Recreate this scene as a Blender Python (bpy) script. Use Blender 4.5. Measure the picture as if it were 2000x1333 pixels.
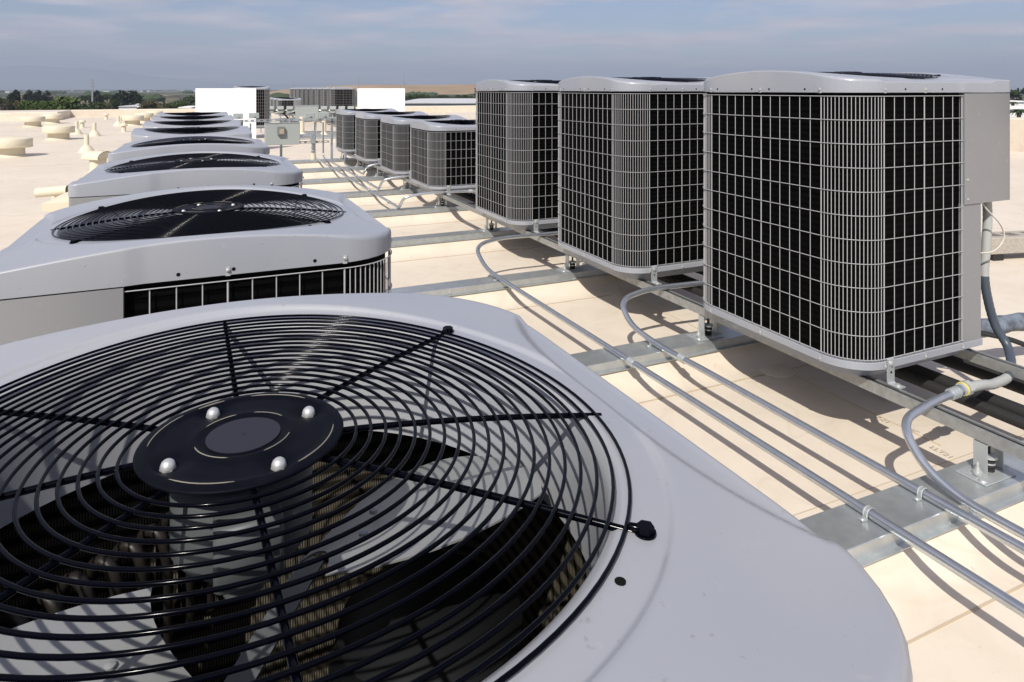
import bpy, math, random
from mathutils import Vector, Matrix
random.seed(7)
R = math.radians
C = bpy.context.scene.collection
scene = bpy.context.scene
for o in list(bpy.data.objects): bpy.data.objects.remove(o, do_unlink=True)

# ------------------------------------------------------------------ camera
YAW = R(24.5); SN, CS = math.sin(YAW), math.cos(YAW); EYE = 1.41
cam = bpy.data.cameras.new('camera'); camo = bpy.data.objects.new('camera', cam); C.objects.link(camo)
camo.location = (0, 0, EYE); camo.rotation_euler = (R(90), 0, -YAW)
cam.sensor_width = 36; cam.lens = 24; cam.shift_y = -0.2462
cam.clip_start = 0.02; cam.clip_end = 60000
scene.camera = camo

# ------------------------------------------------------------------ sky, sun, exposure
SUN_TO = Vector((-0.47, -0.52, 0.715)).normalized()       # direction towards the sun
elev = math.asin(SUN_TO.z); azim = math.atan2(SUN_TO.x, SUN_TO.y)
world = bpy.data.worlds.new("World"); scene.world = world; world.use_nodes = True
nt = world.node_tree; nt.nodes.clear()
def N(tree, kind, **kw):
    n = tree.nodes.new(kind)
    for k, v in kw.items(): setattr(n, k, v)
    return n
def wl(a, b): nt.links.new(a, b)
wout = N(nt, 'ShaderNodeOutputWorld'); wbg = N(nt, 'ShaderNodeBackground')
sky = N(nt, 'ShaderNodeTexSky', sky_type='NISHITA', sun_disc=False, sun_elevation=elev, sun_rotation=azim)
sky.altitude = 10; sky.air_density = 1.0; sky.dust_density = 0.6; sky.ozone_density = 2.5
tc = N(nt, 'ShaderNodeTexCoord'); sp = N(nt, 'ShaderNodeSeparateXYZ'); wl(tc.outputs['Generated'], sp.inputs[0])
zz = N(nt, 'ShaderNodeMath', operation='MAXIMUM'); wl(sp.outputs[2], zz.inputs[0]); zz.inputs[1].default_value = 0.0
za = N(nt, 'ShaderNodeMath', operation='ADD'); wl(zz.outputs[0], za.inputs[0]); za.inputs[1].default_value = 0.06
dv = [N(nt, 'ShaderNodeMath', operation='DIVIDE') for _ in range(2)]
for i in range(2): wl(sp.outputs[i], dv[i].inputs[0]); wl(za.outputs[0], dv[i].inputs[1])
cb = N(nt, 'ShaderNodeCombineXYZ'); wl(dv[0].outputs[0], cb.inputs[0]); wl(dv[1].outputs[0], cb.inputs[1])
no = N(nt, 'ShaderNodeTexNoise'); wl(cb.outputs[0], no.inputs['Vector'])
no.inputs['Scale'].default_value = 0.72; no.inputs['Detail'].default_value = 6; no.inputs['Roughness'].default_value = 0.5
no.inputs['Distortion'].default_value = 0.3
cr = N(nt, 'ShaderNodeValToRGB'); wl(no.outputs['Fac'], cr.inputs[0])
cr.color_ramp.elements[0].position = 0.42; cr.color_ramp.elements[1].position = 0.62
cr.color_ramp.elements[0].color = (0.12, 0.12, 0.12, 1); cr.color_ramp.elements[1].color = (0.95, 0.95, 0.95, 1)
no2 = N(nt, 'ShaderNodeTexNoise'); wl(cb.outputs[0], no2.inputs['Vector']); no2.inputs['Scale'].default_value = 1.7
no2.inputs['Detail'].default_value = 4
cm = N(nt, 'ShaderNodeMix', data_type='RGBA'); wl(no2.outputs['Fac'], cm.inputs[0])
cm.inputs[6].default_value = (5.0, 4.8, 5.7, 1); cm.inputs[7].default_value = (10.5, 9.7, 10.4, 1)
tint = N(nt, 'ShaderNodeMix', data_type='RGBA', blend_type='MULTIPLY'); tint.inputs[0].default_value = 1.0
wl(sky.outputs[0], tint.inputs[6]); tint.inputs[7].default_value = (0.92, 0.92, 1.08, 1)
mx = N(nt, 'ShaderNodeMix', data_type='RGBA'); wl(cr.outputs[0], mx.inputs[0]); wl(tint.outputs[2], mx.inputs[6]); wl(cm.outputs[2], mx.inputs[7])
wl(mx.outputs[2], wbg.inputs[0]); wbg.inputs[1].default_value = 0.09; wl(wbg.outputs[0], wout.inputs[0])

sun = bpy.data.lights.new('sun', 'SUN'); sun.energy = 5.0; sun.angle = R(0.53); sun.color = (1.0, 0.95, 0.87)
suno = bpy.data.objects.new('sun', sun); C.objects.link(suno)
suno.rotation_euler = (-SUN_TO).to_track_quat('-Z', 'Y').to_euler(); suno.location = (-20, -20, 40)
vs = scene.view_settings
vs.view_transform = 'Standard'; vs.look = 'None'; vs.gamma = 1; vs.use_curve_mapping = False; vs.exposure = 0.06
scene.cycles.max_bounces = 8; scene.cycles.diffuse_bounces = 3; scene.cycles.volume_bounces = 0

# ------------------------------------------------------------------ helpers
class MB:
    def __init__(s): s.v = []; s.f = []; s.m = []
    def add(s, vs_, fs_, mi=0):
        b = len(s.v); s.v += [tuple(v) for v in vs_]; s.f += [tuple(i+b for i in f) for f in fs_]; s.m += [mi]*len(fs_)
        return s
    def box(s, x0, x1, y0, y1, z0, z1, mi=0):
        return s.add([(x0,y0,z0),(x1,y0,z0),(x1,y1,z0),(x0,y1,z0),(x0,y0,z1),(x1,y0,z1),(x1,y1,z1),(x0,y1,z1)],
            [(0,3,2,1),(4,5,6,7),(0,1,5,4),(1,2,6,5),(2,3,7,6),(3,0,4,7)], mi)
    def bbox(s, x0, x1, y0, y1, z0, z1, b, mi=0):     # chamfered box
        P = []
        for z, i in ((z0,b),(z0+b,0),(z1-b,0),(z1,b)):
            P.append([(x0+b+i,y0+i,z),(x1-b-i,y0+i,z),(x1-i,y0+b+i,z),(x1-i,y1-b-i,z),(x1-b-i,y1-i,z),(x0+b+i,y1-i,z),(x0+i,y1-b-i,z),(x0+i,y0+b+i,z)])
        return s.loft(P, True, mi)
    def loft(s, rings, caps=True, mi=0, closed=True):
        n = len(rings[0]); vs_ = [p for r in rings for p in r]; fs_ = []
        for k in range(len(rings)-1):
            for i in range(n if closed else n-1):
                j = (i+1) % n
                fs_.append((k*n+i, k*n+j, (k+1)*n+j, (k+1)*n+i))
        if caps: fs_ += [tuple(range(n-1,-1,-1)), tuple((len(rings)-1)*n+i for i in range(n))]
        return s.add(vs_, fs_, mi)
    def cyl(s, p0, p1, r0, r1=None, n=12, mi=0, caps=True):
        r1 = r0 if r1 is None else r1
        p0 = Vector(p0); p1 = Vector(p1); d = (p1-p0).normalized()
        a = d.orthogonal().normalized(); b = d.cross(a)
        cs = [(math.cos(2*math.pi*i/n), math.sin(2*math.pi*i/n)) for i in range(n)]
        return s.loft([[p0+a*(r0*x)+b*(r0*y) for x,y in cs],[p1+a*(r1*x)+b*(r1*y) for x,y in cs]], caps, mi)
    def tube(s, pts, r, n=8, mi=0, caps=True, closed=False):
        pts = [Vector(p) for p in pts]; m = len(pts); rings = []; a = None
        for k in range(m):
            if closed: d = pts[(k+1)%m]-pts[k-1]
            else: d = pts[min(k+1,m-1)]-pts[max(k-1,0)]
            d.normalize()
            a = (d.orthogonal() if a is None else a-d*a.dot(d)).normalized(); b = d.cross(a)
            rr = r[k] if isinstance(r, (list, tuple)) else r
            rings.append([pts[k]+a*(rr*math.cos(2*math.pi*i/n))+b*(rr*math.sin(2*math.pi*i/n)) for i in range(n)])
        if closed: rings.append(rings[0]); return s.loft(rings, False, mi)
        return s.loft(rings, caps, mi)
    def torus(s, cx, cy, cz, R_, r, n=64, k=6, mi=0, a0=0, a1=2*math.pi):
        rings = []
        for i in range(n):
            t = a0+(a1-a0)*i/n
            rings.append([(cx+(R_+r*math.cos(2*math.pi*j/k))*math.cos(t), cy+(R_+r*math.cos(2*math.pi*j/k))*math.sin(t), cz+r*math.sin(2*math.pi*j/k)) for j in range(k)])
        b = len(s.v)
        s.v += [p for g in rings for p in g]
        for i in range(n):
            i2 = (i+1) % n
            for j in range(k):
                j2 = (j+1) % k
                s.f.append((b+i*k+j, b+i2*k+j, b+i2*k+j2, b+i*k+j2)); s.m.append(mi)
        return s
    def lathe(s, cx, cy, prof, n=32, mi=0, caps=True):
        return s.loft([[(cx+r*math.cos(2*math.pi*i/n), cy+r*math.sin(2*math.pi*i/n), z) for i in range(n)] for r, z in prof], caps, mi)
    def mesh(s, name, mats, smooth=40):
        me = bpy.data.meshes.new(name); me.from_pydata(s.v, [], s.f); 
        if not isinstance(mats, (list, tuple)): mats = [mats]
        for m in mats: me.materials.append(m)
        if len(mats) > 1: me.polygons.foreach_set('material_index', s.m)
        if smooth:
            me.polygons.foreach_set('use_smooth', [True]*len(me.polygons)); me.set_sharp_from_angle(angle=R(smooth))
        me.update(); return me
def put(name, me, parent=None, loc=None, rot=None):
    o = bpy.data.objects.new(name, me); C.objects.link(o)
    if parent is not None: o.parent = parent
    if loc is not None: o.location = loc
    if rot is not None: o.rotation_euler = rot
    return o
def tag(o, label=None, cat=None, group=None, kind=None):
    if label: o['label'] = label
    if cat: o['category'] = cat
    if group: o['group'] = group
    if kind: o['kind'] = kind
    return o
def root(name, loc=(0,0,0), rz=0):
    o = bpy.data.objects.new(name, None); C.objects.link(o); o.location = loc; o.rotation_euler = (0,0,rz); o.empty_display_size = .1
    return o
def copy_tree(o, parent=None):
    c = o.copy(); C.objects.link(c)
    if parent: c.parent = parent
    for ch in o.children: copy_tree(ch, c)
    return c
def smooth_path(pts, n=8):                       # Catmull-Rom
    P = [Vector(p) for p in pts]; P = [P[0]*2-P[1]]+P+[P[-1]*2-P[-2]]; out = []
    for i in range(1, len(P)-2):
        for k in range(n):
            t = k/n
            out.append(.5*((2*P[i])+(P[i+1]-P[i-1])*t+(2*P[i-1]-5*P[i]+4*P[i+1]-P[i+2])*t*t+(3*P[i]-P[i-1]-3*P[i+1]+P[i+2])*t**3))
    out.append(P[-2]); return out
def bend_path(pts, rad, n=8):                    # straight runs with rounded corners
    P = [Vector(p) for p in pts]; out = [P[0]]
    for i in range(1, len(P)-1):
        a, b, c_ = P[i-1], P[i], P[i+1]
        u = (a-b); v = (c_-b); r = min(rad, u.length*.5, v.length*.5)
        p0 = b+u.normalized()*r; p1 = b+v.normalized()*r
        for k in range(n+1):
            t = k/n; out.append(p0*(1-t)**2+b*2*t*(1-t)+p1*t*t)
    out.append(P[-1]); return out
def at(px, D):                                   # ground plan point seen at bearing px and depth D from the viewpoint
    L = (px-1000)/1333.3*D
    return D*SN+L*CS, D*CS-L*SN

# ------------------------------------------------------------------ materials
def mat(name, col, rough=.5, metal=0., spec=.5, noise=None, bump=None, coat=0, fine=None):
    """noise=(scale, amount, second colour); bump=(scale, strength, distance)"""
    m = bpy.data.materials.new(name); m.use_nodes = True; t = m.node_tree; b = t.nodes['Principled BSDF']
    b.inputs['Roughness'].default_value = rough; b.inputs['Metallic'].default_value = metal
    b.inputs['Specular IOR Level'].default_value = spec; b.inputs['Coat Weight'].default_value = coat
    b.inputs['Coat Roughness'].default_value = .12
    b.inputs['Base Color'].default_value = (*col, 1)
    tc0 = N(t, 'ShaderNodeTexCoord'); oi = N(t, 'ShaderNodeObjectInfo'); sc_ = N(t, 'ShaderNodeMath', operation='MULTIPLY'); sc_.inputs[1].default_value = 41.
    t.links.new(oi.outputs['Random'], sc_.inputs[0]); va = N(t, 'ShaderNodeVectorMath', operation='ADD'); t.links.new(tc0.outputs['Object'], va.inputs[0]); t.links.new(sc_.outputs[0], va.inputs[1])
    class tc: outputs = {'Object': va.outputs[0]}
    if noise:
        sc, am, c2 = noise
        n = N(t, 'ShaderNodeTexNoise'); n.inputs['Scale'].default_value = sc; n.inputs['Detail'].default_value = 8; n.inputs['Roughness'].default_value = .6
        t.links.new(tc.outputs['Object'], n.inputs['Vector'])
        r = N(t, 'ShaderNodeMapRange'); r.inputs[1].default_value = .35; r.inputs[2].default_value = .7; r.inputs[4].default_value = am
        t.links.new(n.outputs['Fac'], r.inputs[0])
        x = N(t, 'ShaderNodeMix', data_type='RGBA'); x.inputs[6].default_value = (*col, 1); x.inputs[7].default_value = (*c2, 1)
        t.links.new(r.outputs[0], x.inputs[0]); t.links.new(x.outputs[2], b.inputs['Base Color'])
        r2 = N(t, 'ShaderNodeMapRange'); r2.inputs[3].default_value = rough*.85; r2.inputs[4].default_value = min(1, rough*1.2)
        t.links.new(n.outputs['Fac'], r2.inputs[0]); t.links.new(r2.outputs[0], b.inputs['Roughness'])
    if bump:
        n = N(t, 'ShaderNodeTexNoise'); n.inputs['Scale'].default_value = bump[0]; n.inputs['Detail'].default_value = 6
        t.links.new(tc.outputs['Object'], n.inputs['Vector'])
        bp = N(t, 'ShaderNodeBump'); bp.inputs['Strength'].default_value = bump[1]; bp.inputs['Distance'].default_value = bump[2]
        t.links.new(n.outputs['Fac'], bp.inputs['Height']); t.links.new(bp.outputs[0], b.inputs['Normal'])
    return m
M = {}
M['paint'] = mat('grey_enamel', (.315,.332,.368), .33, 0, .5, noise=(3.5,.2,(.285,.287,.308)), bump=(9,.05,.01), coat=.25)
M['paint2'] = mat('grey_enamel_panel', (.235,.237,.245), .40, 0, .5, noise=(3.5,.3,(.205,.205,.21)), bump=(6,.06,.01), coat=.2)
M['paint_in'] = mat('grey_enamel_shroud', (.38,.385,.40), .5, 0, .4, noise=(9,.35,(.28,.275,.27)))
M['wire'] = mat('grey_wire_coating', (.40,.40,.41), .45, 0, .4)
M['blackwire'] = mat('black_wire_coating', (.001,.0012,.003), .13, 0, .08)
M['hub'] = mat('black_hub_plate', (.002,.0025,.006), .48, 0, .05, noise=(30,.5,(.008,.009,.011)))
M['sticker'] = mat('dark_grey_disc', (.028,.029,.04), .6, 0, .1)
def specks(m, scale, lo, hi_, col, amt):
    t = m.node_tree; b = t.nodes['Principled BSDF']; tc_ = N(t, 'ShaderNodeTexCoord'); n = N(t, 'ShaderNodeTexNoise'); n.inputs['Scale'].default_value = scale; n.inputs['Detail'].default_value = 3
    t.links.new([q for q in t.nodes if q.type == 'VECT_MATH'][0].outputs[0], n.inputs['Vector']); r = N(t, 'ShaderNodeMapRange'); r.inputs[1].default_value = lo; r.inputs[2].default_value = hi_; r.inputs[4].default_value = amt
    t.links.new(n.outputs['Fac'], r.inputs[0]); x = N(t, 'ShaderNodeMix', data_type='RGBA'); src = b.inputs['Base Color'].links[0].from_socket
    t.links.new(r.outputs[0], x.inputs[0]); t.links.new(src, x.inputs[6]); x.inputs[7].default_value = (*col, 1); t.links.new(x.outputs[2], b.inputs['Base Color'])
specks(M['paint'], 34, .69, .73, (.40,.395,.385), .3); specks(M['paint'], 90, .68, .74, (.20,.19,.18), .5); specks(M['paint'], 1.7, .48, .7, (.40,.395,.39), .5)
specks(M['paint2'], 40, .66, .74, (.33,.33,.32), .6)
M['screw'] = mat('zinc_screw', (.55,.56,.55), .42, .55, .4)
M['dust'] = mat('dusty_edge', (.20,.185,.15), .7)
M['hole'] = mat('dark_hole', (.006,.006,.006), .9, 0, .1)
M['alu'] = mat('dull_aluminium_blade', (.35,.36,.365), .42, .4, .5, noise=(14,.5,(.31,.32,.32)), bump=(60,.12,.002))
M['motor'] = mat('motor_shell', (.10,.112,.115), .5, .2, .3, noise=(12,.4,(.07,.08,.08)))
M['compr'] = mat('black_compressor', (.004,.004,.005), .6, 0, .2)
M['copper'] = mat('brown_copper_bend', (.02,.017,.015), .42, .3, .4)
M['galv'] = mat('galvanised_steel', (.50,.53,.54), .40, .5, .5, noise=(11,.75,(.30,.33,.35)), bump=(45,.08,.002))
M['galvp'] = mat('galvanised_channel', (.60,.63,.63), .30, .72, .5, noise=(16,.8,(.44,.47,.48)), bump=(60,.06,.002))
M['emt'] = mat('zinc_conduit', (.58,.61,.65), .28, .85, .5, noise=(25,.6,(.42,.46,.50)))
M['rail'] = mat('weathered_strut_steel', (.44,.45,.44), .46, .6, .4, noise=(38,.7,(.28,.28,.27)))
M['zincw'] = mat('pale_zinc_bracket', (.50,.53,.53), .42, .5, .5, noise=(20,.4,(.40,.42,.42)))
M['rubber'] = mat('black_rubber', (.018,.018,.018), .7)
M['cream'] = mat('cream_coated_metal', (.68,.62,.48), .6, 0, .3, noise=(4,.35,(.58,.52,.40)))
M['panelgrey'] = mat('grey_green_steel_box', (.36,.39,.375), .5, 0, .4, noise=(5,.25,(.32,.35,.335)))
M['panelblue'] = mat('blue_grey_steel_box', (.17,.20,.24), .5)
M['white'] = mat('white_panel_paint', (.90,.91,.92), .6, 0, .2, noise=(1.5,.1,(.87,.88,.89)))
M['flexgrey'] = mat('grey_liquid_tight', (.40,.41,.39), .42)
M['flexshade'] = mat('shaded_liquid_tight', (.06,.075,.10), .38)  # same grey hose, its shaded stretch painted as a darker bluish colour
M['insul'] = mat('worn_pipe_insulation', (.20,.235,.29), .55, 0, .4, noise=(16,1.0,(.03,.032,.035)), bump=(18,.7,.02))
M['yellow'] = mat('yellow_ring', (.75,.62,.10), .5)
M['ivory'] = mat('ivory_cable', (.62,.60,.50), .45)
M['concrete'] = mat('concrete_block', (.44,.40,.35), .9, 0, .2, noise=(60,.8,(.30,.27,.235)), bump=(120,.5,.006))
M['bark'] = mat('bark', (.10,.075,.055), .9)
M['bar'] = mat('dull_support_steel', (.13,.14,.145), .5, .4, .3)
M['lead'] = mat('grey_curb_metal', (.27,.29,.26), .5, .4, .4, noise=(8,.5,(.20,.21,.19)))

def coil_mat(name, dark, light, metal=0.):
    m = mat(name, dark, .65, metal, .05); t = m.node_tree; b = t.nodes['Principled BSDF']
    tc_ = N(t, 'ShaderNodeTexCoord'); s_ = N(t, 'ShaderNodeSeparateXYZ'); t.links.new(tc_.outputs['Object'], s_.inputs[0])
    def stripes(out, freq):
        a = N(t, 'ShaderNodeMath', operation='MULTIPLY'); a.inputs[1].default_value = freq*2*math.pi; t.links.new(out, a.inputs[0])
        q = N(t, 'ShaderNodeMath', operation='SINE'); t.links.new(a.outputs[0], q.inputs[0])
        h = N(t, 'ShaderNodeMapRange'); h.inputs[1].default_value = -.6; h.inputs[2].default_value = .4; t.links.new(q.outputs[0], h.inputs[0]); return h.outputs[0]
    xy = N(t, 'ShaderNodeMath', operation='ADD'); t.links.new(s_.outputs[0], xy.inputs[0]); t.links.new(s_.outputs[1], xy.inputs[1])
    f1 = stripes(xy.outputs[0], 260); f2 = stripes(s_.outputs[2], 40)
    mu = N(t, 'ShaderNodeMath', operation='MULTIPLY'); t.links.new(f1, mu.inputs[0]); t.links.new(f2, mu.inputs[1])
    x = N(t, 'ShaderNodeMix', data_type='RGBA'); x.inputs[6].default_value = (*dark, 1); x.inputs[7].default_value = (*light, 1)
    t.links.new(mu.outputs[0], x.inputs[0]); t.links.new(x.outputs[2], b.inputs['Base Color'])
    return m
M['coil_out'] = coil_mat('black_coil_fins', (.0006,.0006,.0006), (.0045,.0045,.0047))
M['coil_in'] = coil_mat('aluminium_coil_fins', (.015,.013,.010), (.12,.105,.08))

def roof_mat():
    m = mat('cream_roof_membrane', (.76,.655,.52), .5, 0, .35); t = m.node_tree; b = t.nodes['Principled BSDF']
    tc_ = N(t, 'ShaderNodeTexCoord')
    def noise(scale, det=8, rough=.6, dist=0):
        n = N(t, 'ShaderNodeTexNoise'); n.inputs['Scale'].default_value = scale; n.inputs['Detail'].default_value = det
        n.inputs['Roughness'].default_value = rough; n.inputs['Distortion'].default_value = dist
        t.links.new(tc_.outputs['Object'], n.inputs['Vector']); return n.outputs['Fac']
    def ramp(src, a, b_, lo, hi):
        r = N(t, 'ShaderNodeMapRange'); r.inputs[1].default_value = a; r.inputs[2].default_value = b_; r.inputs[3].default_value = lo; r.inputs[4].default_value = hi
        t.links.new(src, r.inputs[0]); return r.outputs[0]
    def mixc(f, ca, cb_):
        x = N(t, 'ShaderNodeMix', data_type='RGBA'); t.links.new(f, x.inputs[0])
        for s_, v in ((6, ca), (7, cb_)):
            if isinstance(v, tuple): x.inputs[s_].default_value = (*v, 1)
            else: t.links.new(v, x.inputs[s_])
        return x.outputs[2]
    c1 = mixc(ramp(noise(.35, 4), .35, .65, 0, 1), (.725,.645,.535), (.665,.585,.475))
    c2 = mixc(ramp(noise(4.5, 9, .65, .6),   .47, .70, 0, .50), c1, (.58,.49,.38))
    c3 = mixc(ramp(noise(38, 5, .7, 1.2), .66, .74, 0, .55), c2, (.40,.33,.25))
    c4 = mixc(ramp(noise(13, 3, .5, 2.0), .71, .75, 0, .4), c3, (.45,.30,.20))
    pf = noise(1.1, 2, .5, .8); e1 = ramp(pf, .560, .568, 0, 1); e2 = ramp(pf, .568, .585, 1, 0)
    mu = N(t, 'ShaderNodeMath', operation='MULTIPLY'); t.links.new(e1, mu.inputs[0]); t.links.new(e2, mu.inputs[1])
    mv = N(t, 'ShaderNodeMath', operation='MULTIPLY'); t.links.new(mu.outputs[0], mv.inputs[0]); mv.inputs[1].default_value = .22
    c5 = mixc(mv.outputs[0], c4, (.50,.41,.31)); c6 = mixc(ramp(noise(.9, 6, .7), .5, .75, 0, .28), c5, (.60,.52,.42))
    t.links.new(c6, b.inputs['Base Color'])
    bp = N(t, 'ShaderNodeBump'); bp.inputs['Strength'].default_value = .35; bp.inputs['Distance'].default_value = .004
    t.links.new(noise(7, 5), bp.inputs['Height']); t.links.new(bp.outputs[0], b.inputs['Normal'])
    return m
M['roof'] = roof_mat()
M['ink'] = mat('faded_print', (.58,.51,.42), .7)
M['seam'] = mat('seam_edge', (.52,.42,.30), .7)

def land_mat():
    m = mat('valley_floor', (.2,.17,.1), .95, 0, .1); t = m.node_tree; b = t.nodes['Principled BSDF']
    tc_ = N(t, 'ShaderNodeTexCoord'); v = N(t, 'ShaderNodeTexVoronoi'); v.inputs['Scale'].default_value = .004; t.links.new(tc_.outputs['Object'], v.inputs['Vector'])
    r = N(t, 'ShaderNodeValToRGB'); t.links.new(v.outputs['Color'], r.inputs[0]); e = r.color_ramp
    e.elements[0].color = (.07,.085,.05,1); e.elements[1].color = (.30,.25,.19,1)
    k = e.elements.new(.35); k.color = (.19,.17,.10,1); k = e.elements.new(.6); k.color = (.10,.11,.075,1); k = e.elements.new(.8); k.color = (.34,.31,.28,1)
    e.interpolation = 'CONSTANT'
    n = N(t, 'ShaderNodeTexNoise'); n.inputs['Scale'].default_value = .03; n.inputs['Detail'].default_value = 8; t.links.new(tc_.outputs['Object'], n.inputs['Vector'])
    x = N(t, 'ShaderNodeMix', data_type='RGBA', blend_type='MULTIPLY'); x.inputs[0].default_value = .6; t.links.new(r.outputs[0], x.inputs[6]); t.links.new(n.outputs['Fac'], x.inputs[7])
    t.links.new(x.outputs[2], b.inputs['Base Color']); return m
def foliage(name, a, b_):
    m = mat(name, a, .7, 0, .2); t = m.node_tree; b = t.nodes['Principled BSDF']
    n = N(t, 'ShaderNodeTexNoise'); n.inputs['Scale'].default_value = .9; n.inputs['Detail'].default_value = 3
    tc_ = N(t, 'ShaderNodeTexCoord'); t.links.new(tc_.outputs['Object'], n.inputs['Vector'])
    r = N(t, 'ShaderNodeMapRange'); r.inputs[1].default_value = .35; r.inputs[2].default_value = .65; t.links.new(n.outputs['Fac'], r.inputs[0])
    x = N(t, 'ShaderNodeMix', data_type='RGBA'); x.inputs[6].default_value = (*a,1); x.inputs[7].default_value = (*b_,1)
    t.links.new(r.outputs[0], x.inputs[0]); t.links.new(x.outputs[2], b.inputs['Base Color']); return m
M['land'] = land_mat()
M['leaf'] = foliage('green_leaves', (.045,.075,.018), (.085,.12,.03))
M['leafdark'] = foliage('dark_needles', (.012,.020,.012), (.024,.036,.020))
M['leafdry'] = foliage('brownish_leaves', (.07,.065,.035), (.11,.10,.05))
M['leafmid'] = foliage('dull_green_leaves', (.03,.05,.02), (.055,.075,.03))
M['hill'] = mat('dry_grass_hill', (.40,.27,.16), .95, 0, .1, noise=(.012,.9,(.24,.18,.10)))
M['mount'] = mat('far_mountain', (.22,.24,.26), .95, 0, .1, noise=(.0008,.8,(.17,.19,.20)))
M['water'] = mat('bay_water', (.10,.14,.18), .25, 0, .5)
M['shed'] = mat('pale_shed_roof', (.55,.55,.57), .6, 0, .3, noise=(.6,.5,(.42,.42,.44)))
M['wallbeige'] = mat('beige_wall', (.50,.42,.32), .8)
M['shedwhite'] = mat('white_shed', (.78,.77,.75), .6)

# ------------------------------------------------------------------ the roof and its curbs
Y_SLEEPER = [1.335, 2.72, 4.14, 5.62, 7.0, 8.4, 9.82, 11.2, 12.62]
SW = .155
b = MB(); b.box(-40, 17.5, -14, 40.6, -.4, 0); roof = put('roof', b.mesh('roof', M['roof'])); tag(roof, kind='structure')
b = MB(); b.box(-39.8, 17.3, -13.8, 40.4, -8.3, -.401); bw = put('building_wall', b.mesh('building_wall', M['wallbeige'])); tag(bw, kind='structure')
for f in Y_SLEEPER:
    g = f+SW
    prof = [(f-.17,.0005),(f-.17,.004),(f-.125,.006),(f-.10,.011),(f-.075,.021),(f-.05,.037),(f-.035,.052),(f-.02,.074),(f-.006,.088),
            (g+.006,.088),(g+.02,.074),(g+.035,.052),(g+.05,.037),(g+.075,.021),(g+.10,.011),(g+.125,.006),(g+.17,.004),(g+.17,.0005)]
    b = MB(); xs = [(-.82,0),(-.70,1),(3.55,1),(3.68,0)]
    b.loft([[(x, y, z if k else .0007+.0015*(z>.002)) for y, z in prof] for x, k in xs], False, closed=False)
    o = put('roof_curb', b.mesh('roof_curb', M['roof'], 30), roof)
    b = MB()
    for yy in (f-.1735, g+.1735): b.box(-.70, 3.55, yy-.0028, yy+.0028, .0004, .0031)
    put('membrane_seam', b.mesh('membrane_seam', M['seam'], 0), roof)
for x in (2.16+.0, -9, 7.2):                                                   # long membrane laps
    b = MB(); b.box(x-.03, x, -6, 40, .0003, .0024) if x != 2.16 else b.box(2.6, 2.606, -1, 1.16, .0003, .0024)
    put('membrane_seam', b.mesh('membrane_seam', M['seam'] if x == 2.16 else M['roof'], 0), roof)
for yc in (2.56, 4.02, 5.5, 1.19):
    b = MB(); b.lathe(2.62, yc, [(.088,.0002),(.088,.0062),(.084,.0078),(0.001,.0082)], 28)
    put('membrane_patch', b.mesh('membrane_patch', M['roof'], 30), roof)
for y0, y1 in ((1.75,2.53),(3.2,3.95),(4.6,5.43)):
    b = MB(); b.box(2.655, 2.659, y0, y1, .0002, .0028); put('membrane_seam', b.mesh('membrane_seam', M['seam'], 0), roof)
for y0 in range(15, 39, 3):
    b = MB(); b.box(-38, 16, y0, y0+.012, .0002, .0028); put('membrane_seam', b.mesh('membrane_seam', M['seam'], 0), roof)
# faint print on the membrane
def print_text(txt, x, y, rz, size):
    cu = bpy.data.curves.new('print', 'FONT'); cu.body = txt; cu.size = size; cu.extrude = .0003
    tmp = bpy.data.objects.new('tmp', cu); C.objects.link(tmp); bpy.context.view_layer.update()
    me = bpy.data.meshes.new_from_object(tmp); bpy.data.objects.remove(tmp, do_unlink=True)
    me.materials.clear(); me.materials.append(M['ink'])
    o = put('printed_mark', me, roof, (x, y, .0055), (0,0,rz)); return o
print_text('+ 3IC', 2.66, 1.93, R(-92), .035); print_text('LLT21', 2.60, 1.76, R(-92), .035)
print_text('DC-0240', 2.80, 2.25, R(-92), .04); print_text('7-21', 2.63, 2.02, R(-92), .035)

def parapet(name, x0, x1, y0, y1, h, label):
    b = MB(); c_ = .03
    b.loft([[(x0,y0,0),(x1,y0,0),(x1,y1,0),(x0,y1,0)],[(x0,y0,h-c_),(x1,y0,h-c_),(x1,y1,h-c_),(x0,y1,h-c_)],
            [(x0+c_,y0+c_,h),(x1-c_,y0+c_,h),(x1-c_,y1-c_,h),(x0+c_,y1-c_,h)]])
    o = put(name, b.mesh(name, M['roof'], 0)); tag(o, label, 'parapet')
parapet('parapet_wall', -5.9, 16.7, 40, 40.5, .36, 'long low cream parapet along the far edge of the roof')
parapet('parapet_wall', -40, -5.9, 36.6, 40.5, .36, 'wide raised cream parapet step at the far left corner of the roof')
parapet('parapet_wall', 16.7, 17.3, -14, 40.5, .75, 'taller cream parapet wall along the right side of the roof')

# ------------------------------------------------------------------ condensing units
HALF, CR = .47, .155
def rr_path(half, r, nc=8, start=None):
    """rounded square, counter-clockwise from the middle of the -Y side"""
    pts = [(0, -half)]
    for cx, cy, a0 in ((half-r, -(half-r), -90), (half-r, half-r, 0), (-(half-r), half-r, 90), (-(half-r), -(half-r), 180)):
        for k in range(nc+1):
            a = R(a0+90*k/nc); pts.append((cx+r*math.cos(a), cy+r*math.sin(a)))
    return pts
def densify(pts, step, closed=True):
    out = []; n = len(pts)
    for i in range(n if closed else n-1):
        a, b_ = pts[i], pts[(i+1) % n]; L = math.dist(a, b_); k = max(1, int(math.ceil(L/step)))
        for j in range(k): out.append((a[0]+(b_[0]-a[0])*j/k, a[1]+(b_[1]-a[1])*j/k))
    if not closed: out.append(pts[-1])
    return out
ZA = .084
def sag(u): return -.029*(min(abs(u), .44)/.392)**2
def sst(a, b_, x):
    t = min(1, max(0, (x-a)/(b_-a))); return t*t*(3-2*t)
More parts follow.
